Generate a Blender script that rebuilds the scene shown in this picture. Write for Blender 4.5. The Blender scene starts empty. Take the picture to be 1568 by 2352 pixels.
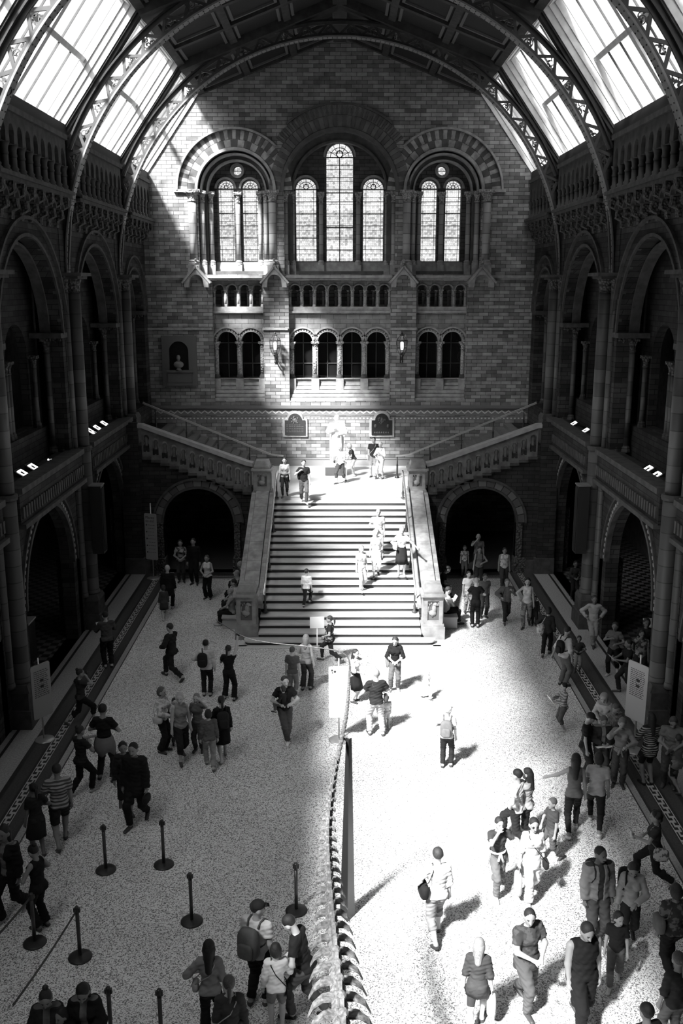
import bpy, math, random
import numpy as np
from mathutils import Vector, Matrix, geometry
random.seed(7)
PI = math.pi
sc = bpy.context.scene
# ---------------------------------------------------------------- camera, sky, sun, exposure
TH = math.atan(526/2200); FP = 2200.0; CH = 11.0; CX = 780.0
cam = bpy.data.objects.new('camera', bpy.data.cameras.new('camera'))
sc.collection.objects.link(cam); sc.camera = cam
cam.data.sensor_fit = 'VERTICAL'; cam.data.sensor_height = 36; cam.data.lens = FP/2352*36
cam.data.clip_start = .1; cam.data.clip_end = 300
cam.location = (0, 0, CH)
cam.rotation_euler = (PI/2-TH, 0, -4/FP)
world = bpy.data.worlds.new('sky'); sc.world = world; world.use_nodes = True
world.node_tree.nodes['Background'].inputs[0].default_value = (1, 1, 1, 1)
world.node_tree.nodes['Background'].inputs[1].default_value = 1.15
sl = bpy.data.lights.new('sun', 'SUN'); sl.energy = 28; sl.angle = math.radians(6.5)
sun = bpy.data.objects.new('sun', sl); sc.collection.objects.link(sun)
sun.rotation_euler = Vector((.405, .535, -.743)).to_track_quat('-Z', 'Y').to_euler()
# bright hazy sky around the sun
hl_ = bpy.data.lights.new('sun_haze', 'SUN'); hl_.energy = 6; hl_.angle = math.radians(55)
hz_ = bpy.data.objects.new('sun_haze', hl_); sc.collection.objects.link(hz_); hz_.rotation_euler = sun.rotation_euler
vs = sc.view_settings
vs.view_transform = 'Standard'; vs.look = 'None'; vs.exposure = 0; vs.gamma = 1; vs.use_curve_mapping = False
sc.cycles.max_bounces = 6; sc.cycles.diffuse_bounces = 2; sc.cycles.transparent_max_bounces = 12
sc.cycles.sample_clamp_indirect = 6
COL = sc.collection
# ---------------------------------------------------------------- materials
_m = {}
def mat(key, v=.4, rough=.8, spec=.3, metal=0., kind=None, v2=None, sc_=1., bump=0.):
    if key in _m: return _m[key]
    m = bpy.data.materials.new(key); m.use_nodes = True; _m[key] = m
    nt = m.node_tree; N = nt.nodes; L = nt.links; b = N['Principled BSDF']
    def new(t, **kw):
        n = N.new(t)
        for a, x in kw.items(): setattr(n, a, x)
        return n
    b.inputs['Base Color'].default_value = (v, v, v, 1); b.inputs['Roughness'].default_value = rough
    b.inputs['Specular IOR Level'].default_value = spec; b.inputs['Metallic'].default_value = metal
    tc = new('ShaderNodeTexCoord'); oc = tc.outputs['Object']
    if v2 is None: v2 = v*.8
    def ramp(fac, a, c, p0=.35, p1=.65, const=False):
        r = new('ShaderNodeValToRGB'); r.color_ramp.elements[0].position = p0; r.color_ramp.elements[1].position = p1
        r.color_ramp.elements[0].color = (a, a, a, 1); r.color_ramp.elements[1].color = (c, c, c, 1)
        if const: r.color_ramp.interpolation = 'CONSTANT'
        L.new(fac, r.inputs[0]); return r.outputs[0]
    def mth(op, a, c=None, d=None):
        n = new('ShaderNodeMath', operation=op)
        for i, x in enumerate((a, c, d)):
            if x is None: continue
            if isinstance(x, (int, float)): n.inputs[i].default_value = x
            else: L.new(x, n.inputs[i])
        return n.outputs[0]
    def noise(scale, det=3, vec=None):
        n = new('ShaderNodeTexNoise'); n.inputs['Scale'].default_value = scale; n.inputs['Detail'].default_value = det
        L.new(vec or oc, n.inputs['Vector']); return n.outputs['Fac']
    def setc(o): L.new(o, b.inputs['Base Color'])
    def mul(a, c):
        n = new('ShaderNodeMix', data_type='RGBA', blend_type='MULTIPLY'); n.inputs[0].default_value = 1
        L.new(a, n.inputs[6]); L.new(c, n.inputs[7]); return n.outputs[2]
    def dobump(o, s, d=.02):
        n = new('ShaderNodeBump'); n.inputs['Strength'].default_value = s; n.inputs['Distance'].default_value = d
        L.new(o, n.inputs['Height']); L.new(n.outputs[0], b.inputs['Normal'])
    if kind == 'noise':
        f = noise(sc_*4, 5); setc(ramp(f, v2, v)); 
        if bump: dobump(f, bump)
    elif kind in ('brick', 'bandbrick'):
        s = new('ShaderNodeSeparateXYZ'); L.new(oc, s.inputs[0])
        u = mth('ADD', s.outputs[0], s.outputs[1]); c = new('ShaderNodeCombineXYZ'); L.new(u, c.inputs[0]); L.new(s.outputs[2], c.inputs[1])
        br = new('ShaderNodeTexBrick'); L.new(c.outputs[0], br.inputs['Vector'])
        br.inputs['Color1'].default_value = (v, v, v, 1); br.inputs['Color2'].default_value = (v2, v2, v2, 1)
        mo = v2*.45; br.inputs['Mortar'].default_value = (mo, mo, mo, 1)
        br.inputs['Scale'].default_value = 1; br.inputs['Mortar Size'].default_value = .009; br.inputs['Mortar Smooth'].default_value = .2
        br.inputs['Brick Width'].default_value = .44*sc_; br.inputs['Row Height'].default_value = .155*sc_; br.inputs['Bias'].default_value = -.1
        f = noise(3, 4); o = mul(br.outputs['Color'], ramp(f, .62, 1.0, .3, .7))
        if kind == 'bandbrick':
            z = mth('FRACT', mth('MULTIPLY', s.outputs[2], 1/1.24)); o = mul(o, ramp(z, 1, .6, .5, .51, True))
        setc(o); dobump(br.outputs['Fac'], .5, -.012)
    elif kind == 'drum':                       # column shafts: ring joints between stone drums
        s = new('ShaderNodeSeparateXYZ'); L.new(oc, s.inputs[0]); z = mth('MULTIPLY', s.outputs[2], 1/(.42*sc_))
        j = mth('LESS_THAN', mth('ABSOLUTE', mth('SUBTRACT', mth('FRACT', z), .5)), .47)
        wn = new('ShaderNodeTexWhiteNoise', noise_dimensions='1D'); L.new(mth('FLOOR', mth('ADD', z, 0)), wn.inputs['W'])
        setc(mul(ramp(wn.outputs[0], v2, v, 0, 1), ramp(j, .4, 1, .4, .6)))
    elif kind == 'terrazzo':
        vo = new('ShaderNodeTexVoronoi'); vo.inputs['Scale'].default_value = 58; L.new(oc, vo.inputs['Vector'])
        wn = ramp(vo.outputs['Color'], v2, v, .22, .55)
        f = noise(.5, 2); setc(mul(wn, ramp(f, .85, 1, .3, .7)))
    elif kind == 'key':                        # meander border running along y
        s = new('ShaderNodeSeparateXYZ'); L.new(oc, s.inputs[0])
        y = mth('FRACT', mth('MULTIPLY', s.outputs[1], 1/.36)); x = mth('MULTIPLY', mth('SUBTRACT', mth('ABSOLUTE', s.outputs[0]), 6.90), 1/.2)
        a1 = mth('MULTIPLY', mth('LESS_THAN', y, .22), mth('LESS_THAN', x, .72))
        a2 = mth('MULTIPLY', mth('MULTIPLY', mth('GREATER_THAN', y, .5), mth('LESS_THAN', y, .72)), mth('GREATER_THAN', x, .28))
        a3 = mth('MULTIPLY', mth('LESS_THAN', y, .6), mth('MULTIPLY', mth('GREATER_THAN', x, .55), mth('LESS_THAN', x, .75)))
        a4 = mth('MULTIPLY', mth('GREATER_THAN', y, .5), mth('MULTIPLY', mth('GREATER_THAN', x, .27), mth('LESS_THAN', x, .45)))
        e = mth('GREATER_THAN', mth('ABSOLUTE', mth('SUBTRACT', x, .5)), .40)
        t = mth('MINIMUM', mth('ADD', mth('ADD', mth('ADD', a1, a2), mth('ADD', a3, a4)), e), 1)
        setc(ramp(t, v2, v, .4, .6, True))
    elif kind == 'checker':
        c = new('ShaderNodeTexChecker'); c.inputs['Scale'].default_value = 4.2*sc_; s = new('ShaderNodeSeparateXYZ'); L.new(oc, s.inputs[0]); cc = new('ShaderNodeCombineXYZ'); L.new(s.outputs[0], cc.inputs[0]); L.new(s.outputs[1], cc.inputs[1]); cc.inputs[2].default_value = .05; L.new(cc.outputs[0], c.inputs['Vector'])
        c.inputs['Color1'].default_value = (v, v, v, 1); c.inputs['Color2'].default_value = (v2, v2, v2, 1); setc(c.outputs[0])
    elif kind == 'stripe':
        s = new('ShaderNodeSeparateXYZ'); L.new(oc, s.inputs[0])
        f = mth('FRACT', mth('MULTIPLY', s.outputs[2], sc_)); setc(ramp(f, v, v2, .5, .51, True))
    elif kind == 'stripev':
        s = new('ShaderNodeSeparateXYZ'); L.new(oc, s.inputs[0])
        f = mth('FRACT', mth('MULTIPLY', s.outputs[0], sc_)); setc(ramp(f, v, v2, .6, .61, True))
    elif kind == 'print':
        setc(ramp(noise(sc_*16, 2), v, v2, .5, .56))
    elif kind == 'hair':
        w = new('ShaderNodeTexNoise'); mp = new('ShaderNodeMapping'); mp.inputs['Scale'].default_value = (60, 60, 8)
        L.new(oc, mp.inputs[0]); L.new(mp.outputs[0], w.inputs['Vector']); setc(ramp(w.outputs['Fac'], v*.6, v*1.3)); dobump(w.outputs['Fac'], .4, .01)
    elif kind == 'cloth':
        f = noise(9, 3); setc(ramp(f, v*.82, v, .35, .65)); dobump(f, .35, .03)
    elif kind == 'bone':
        f = noise(22, 4); setc(ramp(f, v2, v, .3, .7)); dobump(f, .6, .01)
    elif kind == 'carve':
        vo = new('ShaderNodeTexVoronoi'); vo.inputs['Scale'].default_value = 14*sc_; L.new(oc, vo.inputs['Vector'])
        f = vo.outputs['Distance']; setc(ramp(f, v, v2, .2, .8)); dobump(f, 1, .05)
    elif kind == 'glass':                      # clear pane
        N.remove(b); tr = new('ShaderNodeBsdfTransparent'); tr.inputs[0].default_value = (v, v, v, 1)
        gl = new('ShaderNodeBsdfGlossy'); gl.inputs['Roughness'].default_value = .1
        mx = new('ShaderNodeMixShader'); mx.inputs[0].default_value = .06
        L.new(tr.outputs[0], mx.inputs[1]); L.new(gl.outputs[0], mx.inputs[2]); L.new(mx.outputs[0], N['Material Output'].inputs[0])
    elif kind == 'stained':                    # leaded coloured glass: tinted panes, dark cames, patterned border
        N.remove(b); s = new('ShaderNodeSeparateXYZ'); L.new(oc, s.inputs[0])
        vo = new('ShaderNodeTexVoronoi', feature='DISTANCE_TO_EDGE', voronoi_dimensions='2D'); vc = new('ShaderNodeTexVoronoi', voronoi_dimensions='2D')
        c = new('ShaderNodeCombineXYZ'); L.new(mth('MULTIPLY', s.outputs[0], 1), c.inputs[0]); L.new(s.outputs[2], c.inputs[1])
        for n in (vo, vc): n.inputs['Scale'].default_value = 11; n.inputs['Randomness'].default_value = .5; L.new(c.outputs[0], n.inputs['Vector'])
        lead = ramp(vo.outputs['Distance'], .25, 1, .015, .05)
        tint = ramp(vc.outputs['Color'], .5, 1.0, .15, .5)
        row = mth('FRACT', mth('MULTIPLY', s.outputs[2], 2.0)); bars = ramp(row, .12, 1, .05, .07, True)
        big = ramp(mth('SINE', mth('MULTIPLY', s.outputs[2], 3.14)), .8, 1, .3, .6)
        o = mul(mul(mul(lead, tint), bars), big)
        tr = new('ShaderNodeBsdfTransparent'); L.new(o, tr.inputs[0])
        L.new(tr.outputs[0], N['Material Output'].inputs[0])
    elif kind == 'emit':
        b.inputs['Emission Color'].default_value = (1, 1, 1, 1); b.inputs['Emission Strength'].default_value = sc_
    return m
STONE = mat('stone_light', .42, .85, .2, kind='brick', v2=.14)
STONE_S = mat('stone_side_shade', .055, .85, .2, kind='brick', v2=.028)  # same stone as the end wall, side-hall shade put into its colour
STONE_B = mat('stone_banded_shade', .075, .85, .2, kind='bandbrick', v2=.035)  # banded brick, also darkened for the side-hall shade
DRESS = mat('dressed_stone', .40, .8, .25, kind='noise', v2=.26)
DRESS_D = mat('dressed_stone_shade', .085, .8, .25, kind='noise', v2=.05)  # dressed stone with the shade of the dim sides in its colour
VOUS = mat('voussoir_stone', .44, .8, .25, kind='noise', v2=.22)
VOUSD = mat('voussoir_dark_and_shade', .12, .8, .25, kind='noise', v2=.08)  # dark ring stones; also carries painted shade in the window recesses
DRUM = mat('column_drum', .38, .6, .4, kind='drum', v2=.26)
DRUM_D = mat('column_drum_shade', .10, .5, .45, kind='drum', v2=.05)  # shaded copy of the column drums
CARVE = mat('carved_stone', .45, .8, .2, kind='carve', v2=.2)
CARVE_D = mat('carved_stone_shade', .13, .8, .2, kind='carve', v2=.04)  # shaded copy of the carved stone
IRON = mat('painted_iron', .07, .5, .4, kind='noise', v2=.045)
IRON_L = mat('painted_iron_pale', .22, .45, .4, kind='noise', v2=.15)
BLACK = mat('black_metal', .02, .4, .5)
DARK = mat('dark_void', .012, .9, .1)
WOODD = mat('ceiling_wood', .055, .7, .3, kind='noise', v2=.03)
WOODP = mat('ceiling_panel', .022, .7, .3, kind='noise', v2=.02, sc_=2)
FRAME = mat('skylight_plaster', .62, .7, .3, kind='noise', v2=.5)
GLASS = mat('clear_glass', .95, kind='glass')
STAINED = mat('stained_glass', kind='stained')
DGLASS = mat('dark_glass', .012, .08, .6)
PAPER = mat('white_paper', .8, .6)
# ---------------------------------------------------------------- object helpers
def tag(o, label=None, cat=None, group=None, kind=None):
    if label: o['label'] = label
    if cat: o['category'] = cat
    if group: o['group'] = group
    if kind: o['kind'] = kind
    return o
def thing(name, label, cat, loc=(0, 0, 0), rz=0, group=None):
    o = bpy.data.objects.new(name, None); COL.objects.link(o); o.location = loc; o.rotation_euler = (0, 0, rz)
    o.empty_display_size = .2
    return tag(o, label, cat, group)
def mesh_obj(name, me, parent=None):
    o = bpy.data.objects.new(name, me); COL.objects.link(o)
    if parent is not None: o.parent = parent
    return o
def dup(o, parent=None):
    c = o.copy(); COL.objects.link(c)
    if parent is not None: c.parent = parent
    for ch in [x for x in bpy.data.objects if x.parent == o]: dup(ch, c)
    return c
class MB:
    def __init__(s): s.v = []; s.f = []
    def add(s, vs_, fs):
        n = len(s.v); s.v += [tuple(p) for p in vs_]; s.f += [tuple(i+n for i in f) for f in fs]; return s
    def box(s, x0, x1, y0, y1, z0, z1):
        x0, x1 = min(x0, x1), max(x0, x1); y0, y1 = min(y0, y1), max(y0, y1)
        return s.add([(x0, y0, z0), (x1, y0, z0), (x1, y1, z0), (x0, y1, z0), (x0, y0, z1), (x1, y0, z1), (x1, y1, z1), (x0, y1, z1)],
                     [(0, 3, 2, 1), (4, 5, 6, 7), (0, 1, 5, 4), (1, 2, 6, 5), (2, 3, 7, 6), (3, 0, 4, 7)])
    def taper(s, cx, cy, z0, z1, a0, b0, a1, b1):
        q = [(cx-a0, cy-b0, z0), (cx+a0, cy-b0, z0), (cx+a0, cy+b0, z0), (cx-a0, cy+b0, z0), (cx-a1, cy-b1, z1), (cx+a1, cy-b1, z1), (cx+a1, cy+b1, z1), (cx-a1, cy+b1, z1)]
        return s.add(q, [(0, 3, 2, 1), (4, 5, 6, 7), (0, 1, 5, 4), (1, 2, 6, 5), (2, 3, 7, 6), (3, 0, 4, 7)])
    def lathe(s, cx, cy, z0, prof, n=14, a0=0, a1=2*PI):
        rings = []; full = abs(a1-a0-2*PI) < 1e-6; m = n if full else n+1
        vv = []
        for r, z in prof:
            for i in range(m):
                a = a0+(a1-a0)*i/n; vv.append((cx+r*math.cos(a), cy+r*math.sin(a), z0+z))
        ff = []
        for k in range(len(prof)-1):
            for i in range(n):
                j = (i+1) % m
                ff.append((k*m+i, k*m+j, (k+1)*m+j, (k+1)*m+i))
        ff.append(tuple(reversed(range(m)))); ff.append(tuple((len(prof)-1)*m+i for i in range(m)))
        return s.add(vv, ff)
    def tube(s, pts, r, n=6, cap=True):
        pts = [Vector(p) for p in pts]; rr = r if isinstance(r, (list, tuple)) else [r]*len(pts)
        vv = []; up = None
        for i, p in enumerate(pts):
            d = (pts[min(i+1, len(pts)-1)]-pts[max(i-1, 0)])
            d = d.normalized() if d.length > 1e-9 else Vector((0, 0, 1))
            if up is None: up = d.orthogonal().normalized()
            up = (up-d*up.dot(d)); up = up.normalized() if up.length > 1e-6 else d.orthogonal().normalized()
            w = d.cross(up)
            for k in range(n):
                a = 2*PI*k/n; vv.append(p+(up*math.cos(a)+w*math.sin(a))*rr[i])
        ff = [(i*n+k, i*n+(k+1) % n, (i+1)*n+(k+1) % n, (i+1)*n+k) for i in range(len(pts)-1) for k in range(n)]
        if cap: ff += [tuple(reversed(range(n))), tuple((len(pts)-1)*n+k for k in range(n))]
        return s.add(vv, ff)
    def bar(s, p0, p1, w, h, up=(0, 0, 1)):
        p0 = Vector(p0); p1 = Vector(p1); d = (p1-p0).normalized(); u = Vector(up); u = (u-d*u.dot(d))
        u = u.normalized() if u.length > 1e-6 else d.orthogonal().normalized(); x = d.cross(u)
        q = []
        for p in (p0, p1):
            for a, c in ((-1, -1), (1, -1), (1, 1), (-1, 1)): q.append(p+x*(a*w/2)+u*(c*h/2))
        return s.add(q, [(0, 1, 2, 3), (7, 6, 5, 4), (0, 4, 5, 1), (1, 5, 6, 2), (2, 6, 7, 3), (3, 7, 4, 0)])
    def ball(s, c, r, n=8, m=6):
        r = (r, r, r) if isinstance(r, (int, float)) else r; vv = []; ff = []
        for j in range(1, m):
            t = PI*j/m
            for i in range(n): a = 2*PI*i/n; vv.append((c[0]+r[0]*math.sin(t)*math.cos(a), c[1]+r[1]*math.sin(t)*math.sin(a), c[2]+r[2]*math.cos(t)))
        T = len(vv); vv += [(c[0], c[1], c[2]+r[2]), (c[0], c[1], c[2]-r[2])]
        for j in range(m-2):
            for i in range(n): k = (i+1) % n; ff.append((j*n+i, (j+1)*n+i, (j+1)*n+k, j*n+k))
        for i in range(n): k = (i+1) % n; ff += [(T, i, k), (T+1, (m-2)*n+k, (m-2)*n+i)]
        return s.add(vv, ff)
    def arc(s, mp, c, r0, r1, a0, a1, d0, d1, n=20):
        """ring sector in a (u,v) plane; mp(u,v,d) gives the 3-D point"""
        vv = []; ff = []
        for i in range(n+1):
            a = a0+(a1-a0)*i/n; ca, sa = math.cos(a), math.sin(a)
            for r, d in ((r0, d0), (r1, d0), (r1, d1), (r0, d1)): vv.append(mp(c[0]+r*ca, c[1]+r*sa, d))
        for i in range(n):
            for k in range(4): ff.append((i*4+k, i*4+(k+1) % 4, (i+1)*4+(k+1) % 4, (i+1)*4+k))
        ff += [(0, 1, 2, 3), (n*4+3, n*4+2, n*4+1, n*4)]
        return s.add(vv, ff)
    def panel(s, mp, outer, holes, d0, d1):
        """plate with holes; outer and holes are (u,v) loops, d0..d1 the thickness"""
        loops = [outer]+list(holes); pts = []; edges = []; ids = []
        for lp in loops:
            b = len(pts); pts += [Vector(p) for p in lp]; ids.append(list(range(b, b+len(lp))))
            edges += [(b+i, b+(i+1) % len(lp)) for i in range(len(lp))]
        rv, re, rf, ov, oe, of = geometry.delaunay_2d_cdt(pts, edges, [], 0, 1e-6)
        def inside(p, lp):
            c = False; j = len(lp)-1
            for i in range(len(lp)):
                if (lp[i][1] > p[1]) != (lp[j][1] > p[1]) and p[0] < (lp[j][0]-lp[i][0])*(p[1]-lp[i][1])/(lp[j][1]-lp[i][1])+lp[i][0]: c = not c
                j = i
            return c
        tri = []
        for f in rf:
            g = sum((rv[i] for i in f), Vector((0, 0)))/len(f)
            if inside(g, outer) and not any(inside(g, h) for h in holes): tri.append(tuple(f))
        n = len(rv)
        s.add([mp(p[0], p[1], d0) for p in rv]+[mp(p[0], p[1], d1) for p in rv], tri+[tuple(n+i for i in reversed(f)) for f in tri])
        for lp in loops:
            k = len(lp)
            s.add([mp(p[0], p[1], d0) for p in lp]+[mp(p[0], p[1], d1) for p in lp], [(i, (i+1) % k, k+(i+1) % k, k+i) for i in range(k)])
        return s
    def build(s, name, m, parent=None, smooth=False, rel=True, label=None):
        me = bpy.data.meshes.new(name); v = s.v
        if parent is not None and rel:
            M = parent.matrix_basis.inverted() if parent.parent is None else (parent.parent.matrix_basis @ parent.matrix_basis).inverted()
            v = [tuple(M @ Vector(p)) for p in v]
        me.from_pydata(v, [], s.f)
        import bmesh
        bm = bmesh.new(); bm.from_mesh(me); bmesh.ops.recalc_face_normals(bm, faces=bm.faces); bm.to_mesh(me); bm.free()
        for mm in (m if isinstance(m, (list, tuple)) else [m]): me.materials.append(mm)
        if smooth: me.shade_smooth()
        o = mesh_obj(name, me, parent)
        if label: o['label'] = label
        return o
def struct(name, mb, m, parent=None, smooth=False):
    o = mb.build(name, m, parent, smooth)
    if parent is None: o['kind'] = 'structure'
    return o
def XZ(u, v, d): return (u, d, v)            # wall facing along y
def YZ(u, v, d): return (d, u, v)            # wall facing along x
def arch(c, hw, z0, sp, n=14, r=None):
    r = r or hw
    return [(c-hw, z0)]+[(c-hw*math.cos(PI*i/n), sp+r*math.sin(PI*i/n)) for i in range(n+1)]+[(c+hw, z0)]
def rect(a, b, c, d): return [(a, c), (b, c), (b, d), (a, d)]
# px -> world rays through the photograph's frame
def ray(px, py):
    a = (px-CX)/FP; b = (py-1176)/FP
    return Vector((a, math.cos(TH)-b*math.sin(TH), -math.sin(TH)-b*math.cos(TH)))
def at_z(px, py, z=0.):
    d = ray(px, py); t = (z-CH)/d.z; return Vector((d.x*t, d.y*t, z))
def at_y(px, py, y):
    d = ray(px, py); t = y/d.y; return Vector((d.x*t, y, CH+d.z*t))
def at_x(px, py, x):
    d = ray(px, py); t = x/d.x; return Vector((x, d.y*t, CH+d.z*t))
# ================================================================ dimensions
YB = 42.2                                    # end wall
RISE, TREAD, NST, YS = 3.05/21, .3925, 21, 28.05
LAND = 3.05; YL = YS+20*TREAD                # landing edge 35.9
BAYS = [-6., 1.2, 8.4, 15.6, 22.8, 30., 37.2, YB]
# ---------------------------------------------------------------- floor
m = MB()
struct('floor', MB().box(-6.45, 6.45, -8, 35, -.3, 0), mat('terrazzo', .84, .5, .3, kind='terrazzo', v2=.15))
FD = mat('floor_dark_marble', .03, .5, .4); FG = mat('floor_grey_mosaic', .07, .6, .3, kind='noise', v2=.05, sc_=6)
FL = mat('floor_light_mosaic', .38, .6, .3, kind='noise', v2=.26, sc_=6)
KEY = mat('meander_mosaic', .40, .6, .3, kind='key', v2=.025)
strips = [(6.45, 6.48, FD), (6.48, 6.62, FL), (6.62, 6.68, FD), (6.68, 6.87, FG), (6.87, 6.9, FD), (6.9, 7.1, KEY), (7.1, 7.16, FD), (7.16, 7.43, FG), (7.43, 7.54, FD),
          (7.54, 8.08, FL), (8.08, 8.16, FD), (8.16, 8.33, FL), (8.33, 8.62, FD)]
for sx in (-1, 1):
    for a, b, mm in strips:
        struct('floor', MB().box(sx*a, sx*b, -8, 35.9, -.3, 0), mm)
    struct('floor', MB().box(sx*8.62, sx*13, -8, 43.6, -.3, 0), mat('aisle_tiles', .16, .5, .3, kind='checker', v2=.02))
for a, b, mm in [(35, 35.03, FD), (35.03, 35.15, FL), (35.15, 35.3, FD), (35.3, 35.42, mat('floor_dots', .3, .6, kind='print', v2=.03, sc_=2)), (35.42, 35.9, FD)]:
    struct('floor', MB().box(-6.45, 6.45, a, b, -.3, 0), mm)
struct('floor', MB().box(-8.62, 8.62, 35.9, 43.6, -.3, 0), FG)
# ---------------------------------------------------------------- closing walls (rear and outer)
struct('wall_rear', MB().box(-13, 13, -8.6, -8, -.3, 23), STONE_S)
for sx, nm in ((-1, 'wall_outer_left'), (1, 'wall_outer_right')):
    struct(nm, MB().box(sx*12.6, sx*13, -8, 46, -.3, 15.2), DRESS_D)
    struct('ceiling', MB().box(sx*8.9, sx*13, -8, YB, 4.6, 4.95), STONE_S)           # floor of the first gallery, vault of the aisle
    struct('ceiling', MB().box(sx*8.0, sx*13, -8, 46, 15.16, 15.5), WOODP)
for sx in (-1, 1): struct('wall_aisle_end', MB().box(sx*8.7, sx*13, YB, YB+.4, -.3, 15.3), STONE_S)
# ---------------------------------------------------------------- roof
S0 = (8.2, 15.2); S1 = (5.68, 18.68); AP = (0., 20.85)
sv = Vector((S1[0]-S0[0], S1[1]-S0[1])); SL = sv.length; sv.normalize(); nv = Vector((sv.y, -sv.x))   # outward normal for +x side
def roofp(sx):
    def f(y, s, d):                           # y along hall, s up the slope, d outwards
        return (sx*(S0[0]+sv.x*s+nv.x*d), y, S0[1]+sv.y*s+nv.y*d)
    return f
uv = Vector((AP[0]-S1[0], AP[1]-S1[1])); UL = uv.length; uv.normalize(); un = Vector((-uv.y, uv.x)) if (-uv.y) > 0 else Vector((uv.y, -uv.x))
un = Vector((abs(uv.y), abs(uv.x)))
def ceilp(sx):
    def f(y, s, d): return (sx*(S1[0]+uv.x*s+un.x*d), y, S1[1]+uv.y*s+un.y*d)
    return f
wn_ = 1
for sx in (-1, 1):
    side = 'left' if sx < 0 else 'right'
    rp = roofp(sx); cp = ceilp(sx)
    holes = []
    for i in range(len(BAYS)-1):
        y0, y1 = BAYS[i]+.22, BAYS[i+1]-.22
        if i == len(BAYS)-2: y1 = BAYS[i+1]-.05
        holes.append(rect(y0, y1, .12, SL-.12))
    struct('ceiling', MB().panel(rp, rect(-8.3, YB+.9, -.1, SL+.1), holes, .0, .6), WOODD)
    struct('ceiling', MB().panel(cp, rect(-8.3, YB+.9, -.1, UL), [], .0, .4), WOODP)
    for i in range(len(BAYS)-1):
        (y0, s0), (_, _), (y1, s1), _ = holes[i][0], holes[i][1], holes[i][2], holes[i][3]
        w = thing('window_%d' % wn_, None, None); wn_ += 1; w['kind'] = 'structure'
        # splayed plaster reveal, four sloping boards with a stepped moulding
        fr = MB()
        for k, (a, d_) in enumerate(((0, .0), (.04, .18), (.08, .36))):
            fr.panel(rp, rect(y0+a-.1, y1-a+.1, s0+a-.1, s1-a+.1), [rect(y0+a+.02, y1-a-.02, s0+a+.02, s1-a-.02)], d_, d_+.19)
        frm = fr.build('window_frame', FRAME, w)
        ins = .11; a0, a1, b0, b1 = y0+ins-.05, y1-ins+.05, s0+ins-.05, s1-ins+.05
        mu = MB(); ym = (a0+a1)/2; sm = b0+(b1-b0)*.5
        if a1-a0 > 3: mu.panel(rp, rect(ym-.11, ym+.11, b0, b1), [], .44, .6)
        mu.panel(rp, rect(a0, a1, sm-.07, sm+.07), [], .44, .6)
        mu.build('mullion', FRAME, frm)
        gb = MB(); nb = 6 if a1-a0 > 3 else 4
        for k in range(1, nb):
            yk = a0+(a1-a0)*k/nb
            if abs(yk-ym) > .2 or a1-a0 <= 3: gb.panel(rp, rect(yk-.011, yk+.011, b0, b1), [], .5, .55)
        gb.build('glazing_bar', IRON, frm)
        MB().add([rp(a0, b0, .53), rp(a1, b0, .53), rp(a1, b1, .53), rp(a0, b1, .53)], [(0, 1, 2, 3)]).build('pane', GLASS, w)
    # principal rafters
    for i, y in enumerate(BAYS[:-1]):
        struct('trim_%d' % (i+1+20*(sx > 0)), MB().panel(rp, rect(y-.14, y+.14, 0, SL+.2), [], -.14, .1).panel(rp, rect(y-.21, y+.21, 0, SL+.1), [], -.05, .1), WOODD)
        struct('trim_%d' % (i+9+20*(sx > 0)), MB().panel(cp, rect(y-.35, y+.35, -.1, UL), [], -.3, .1), WOODD)
    # coffered ceiling mouldings
    mo = MB()
    for k in range(4):
        s = UL*k/3
        mo.panel(cp, rect(-8, YB, s-.13, s+.13), [], -.16, .05)
    ys = []
    for i in range(2, len(BAYS)-1):
        n = 3 if i < len(BAYS)-2 else 2
        ys += [BAYS[i]+(BAYS[i+1]-BAYS[i])*k/n for k in range(1, n)]
    ys.append(YB-.1)
    for y in ys: mo.panel(cp, rect(y-.13, y+.13, 0, UL), [], -.16, .05)
    struct('trim_40' if sx < 0 else 'trim_41', mo, WOODD)
    ins_ = MB(); ally = sorted(set(ys+BAYS[3:-1]))
    for a, b in zip(ally[:-1], ally[1:]):
        for k in range(3):
            if b-a < .8: continue
            o = rect(a+.22, b-.22, UL*k/3+.2, UL*(k+1)/3-.2); q = rect(a+.32, b-.32, UL*k/3+.3, UL*(k+1)/3-.3)
            ins_.panel(cp, o, [q], -.07, .03)
    struct('trim_42' if sx < 0 else 'trim_43', ins_, mat('ceiling_bead', .13, .6, .3))
struct('trim_44', MB().box(-.25, .25, -8, YB, 20.5, 20.9), WOODD)
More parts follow.
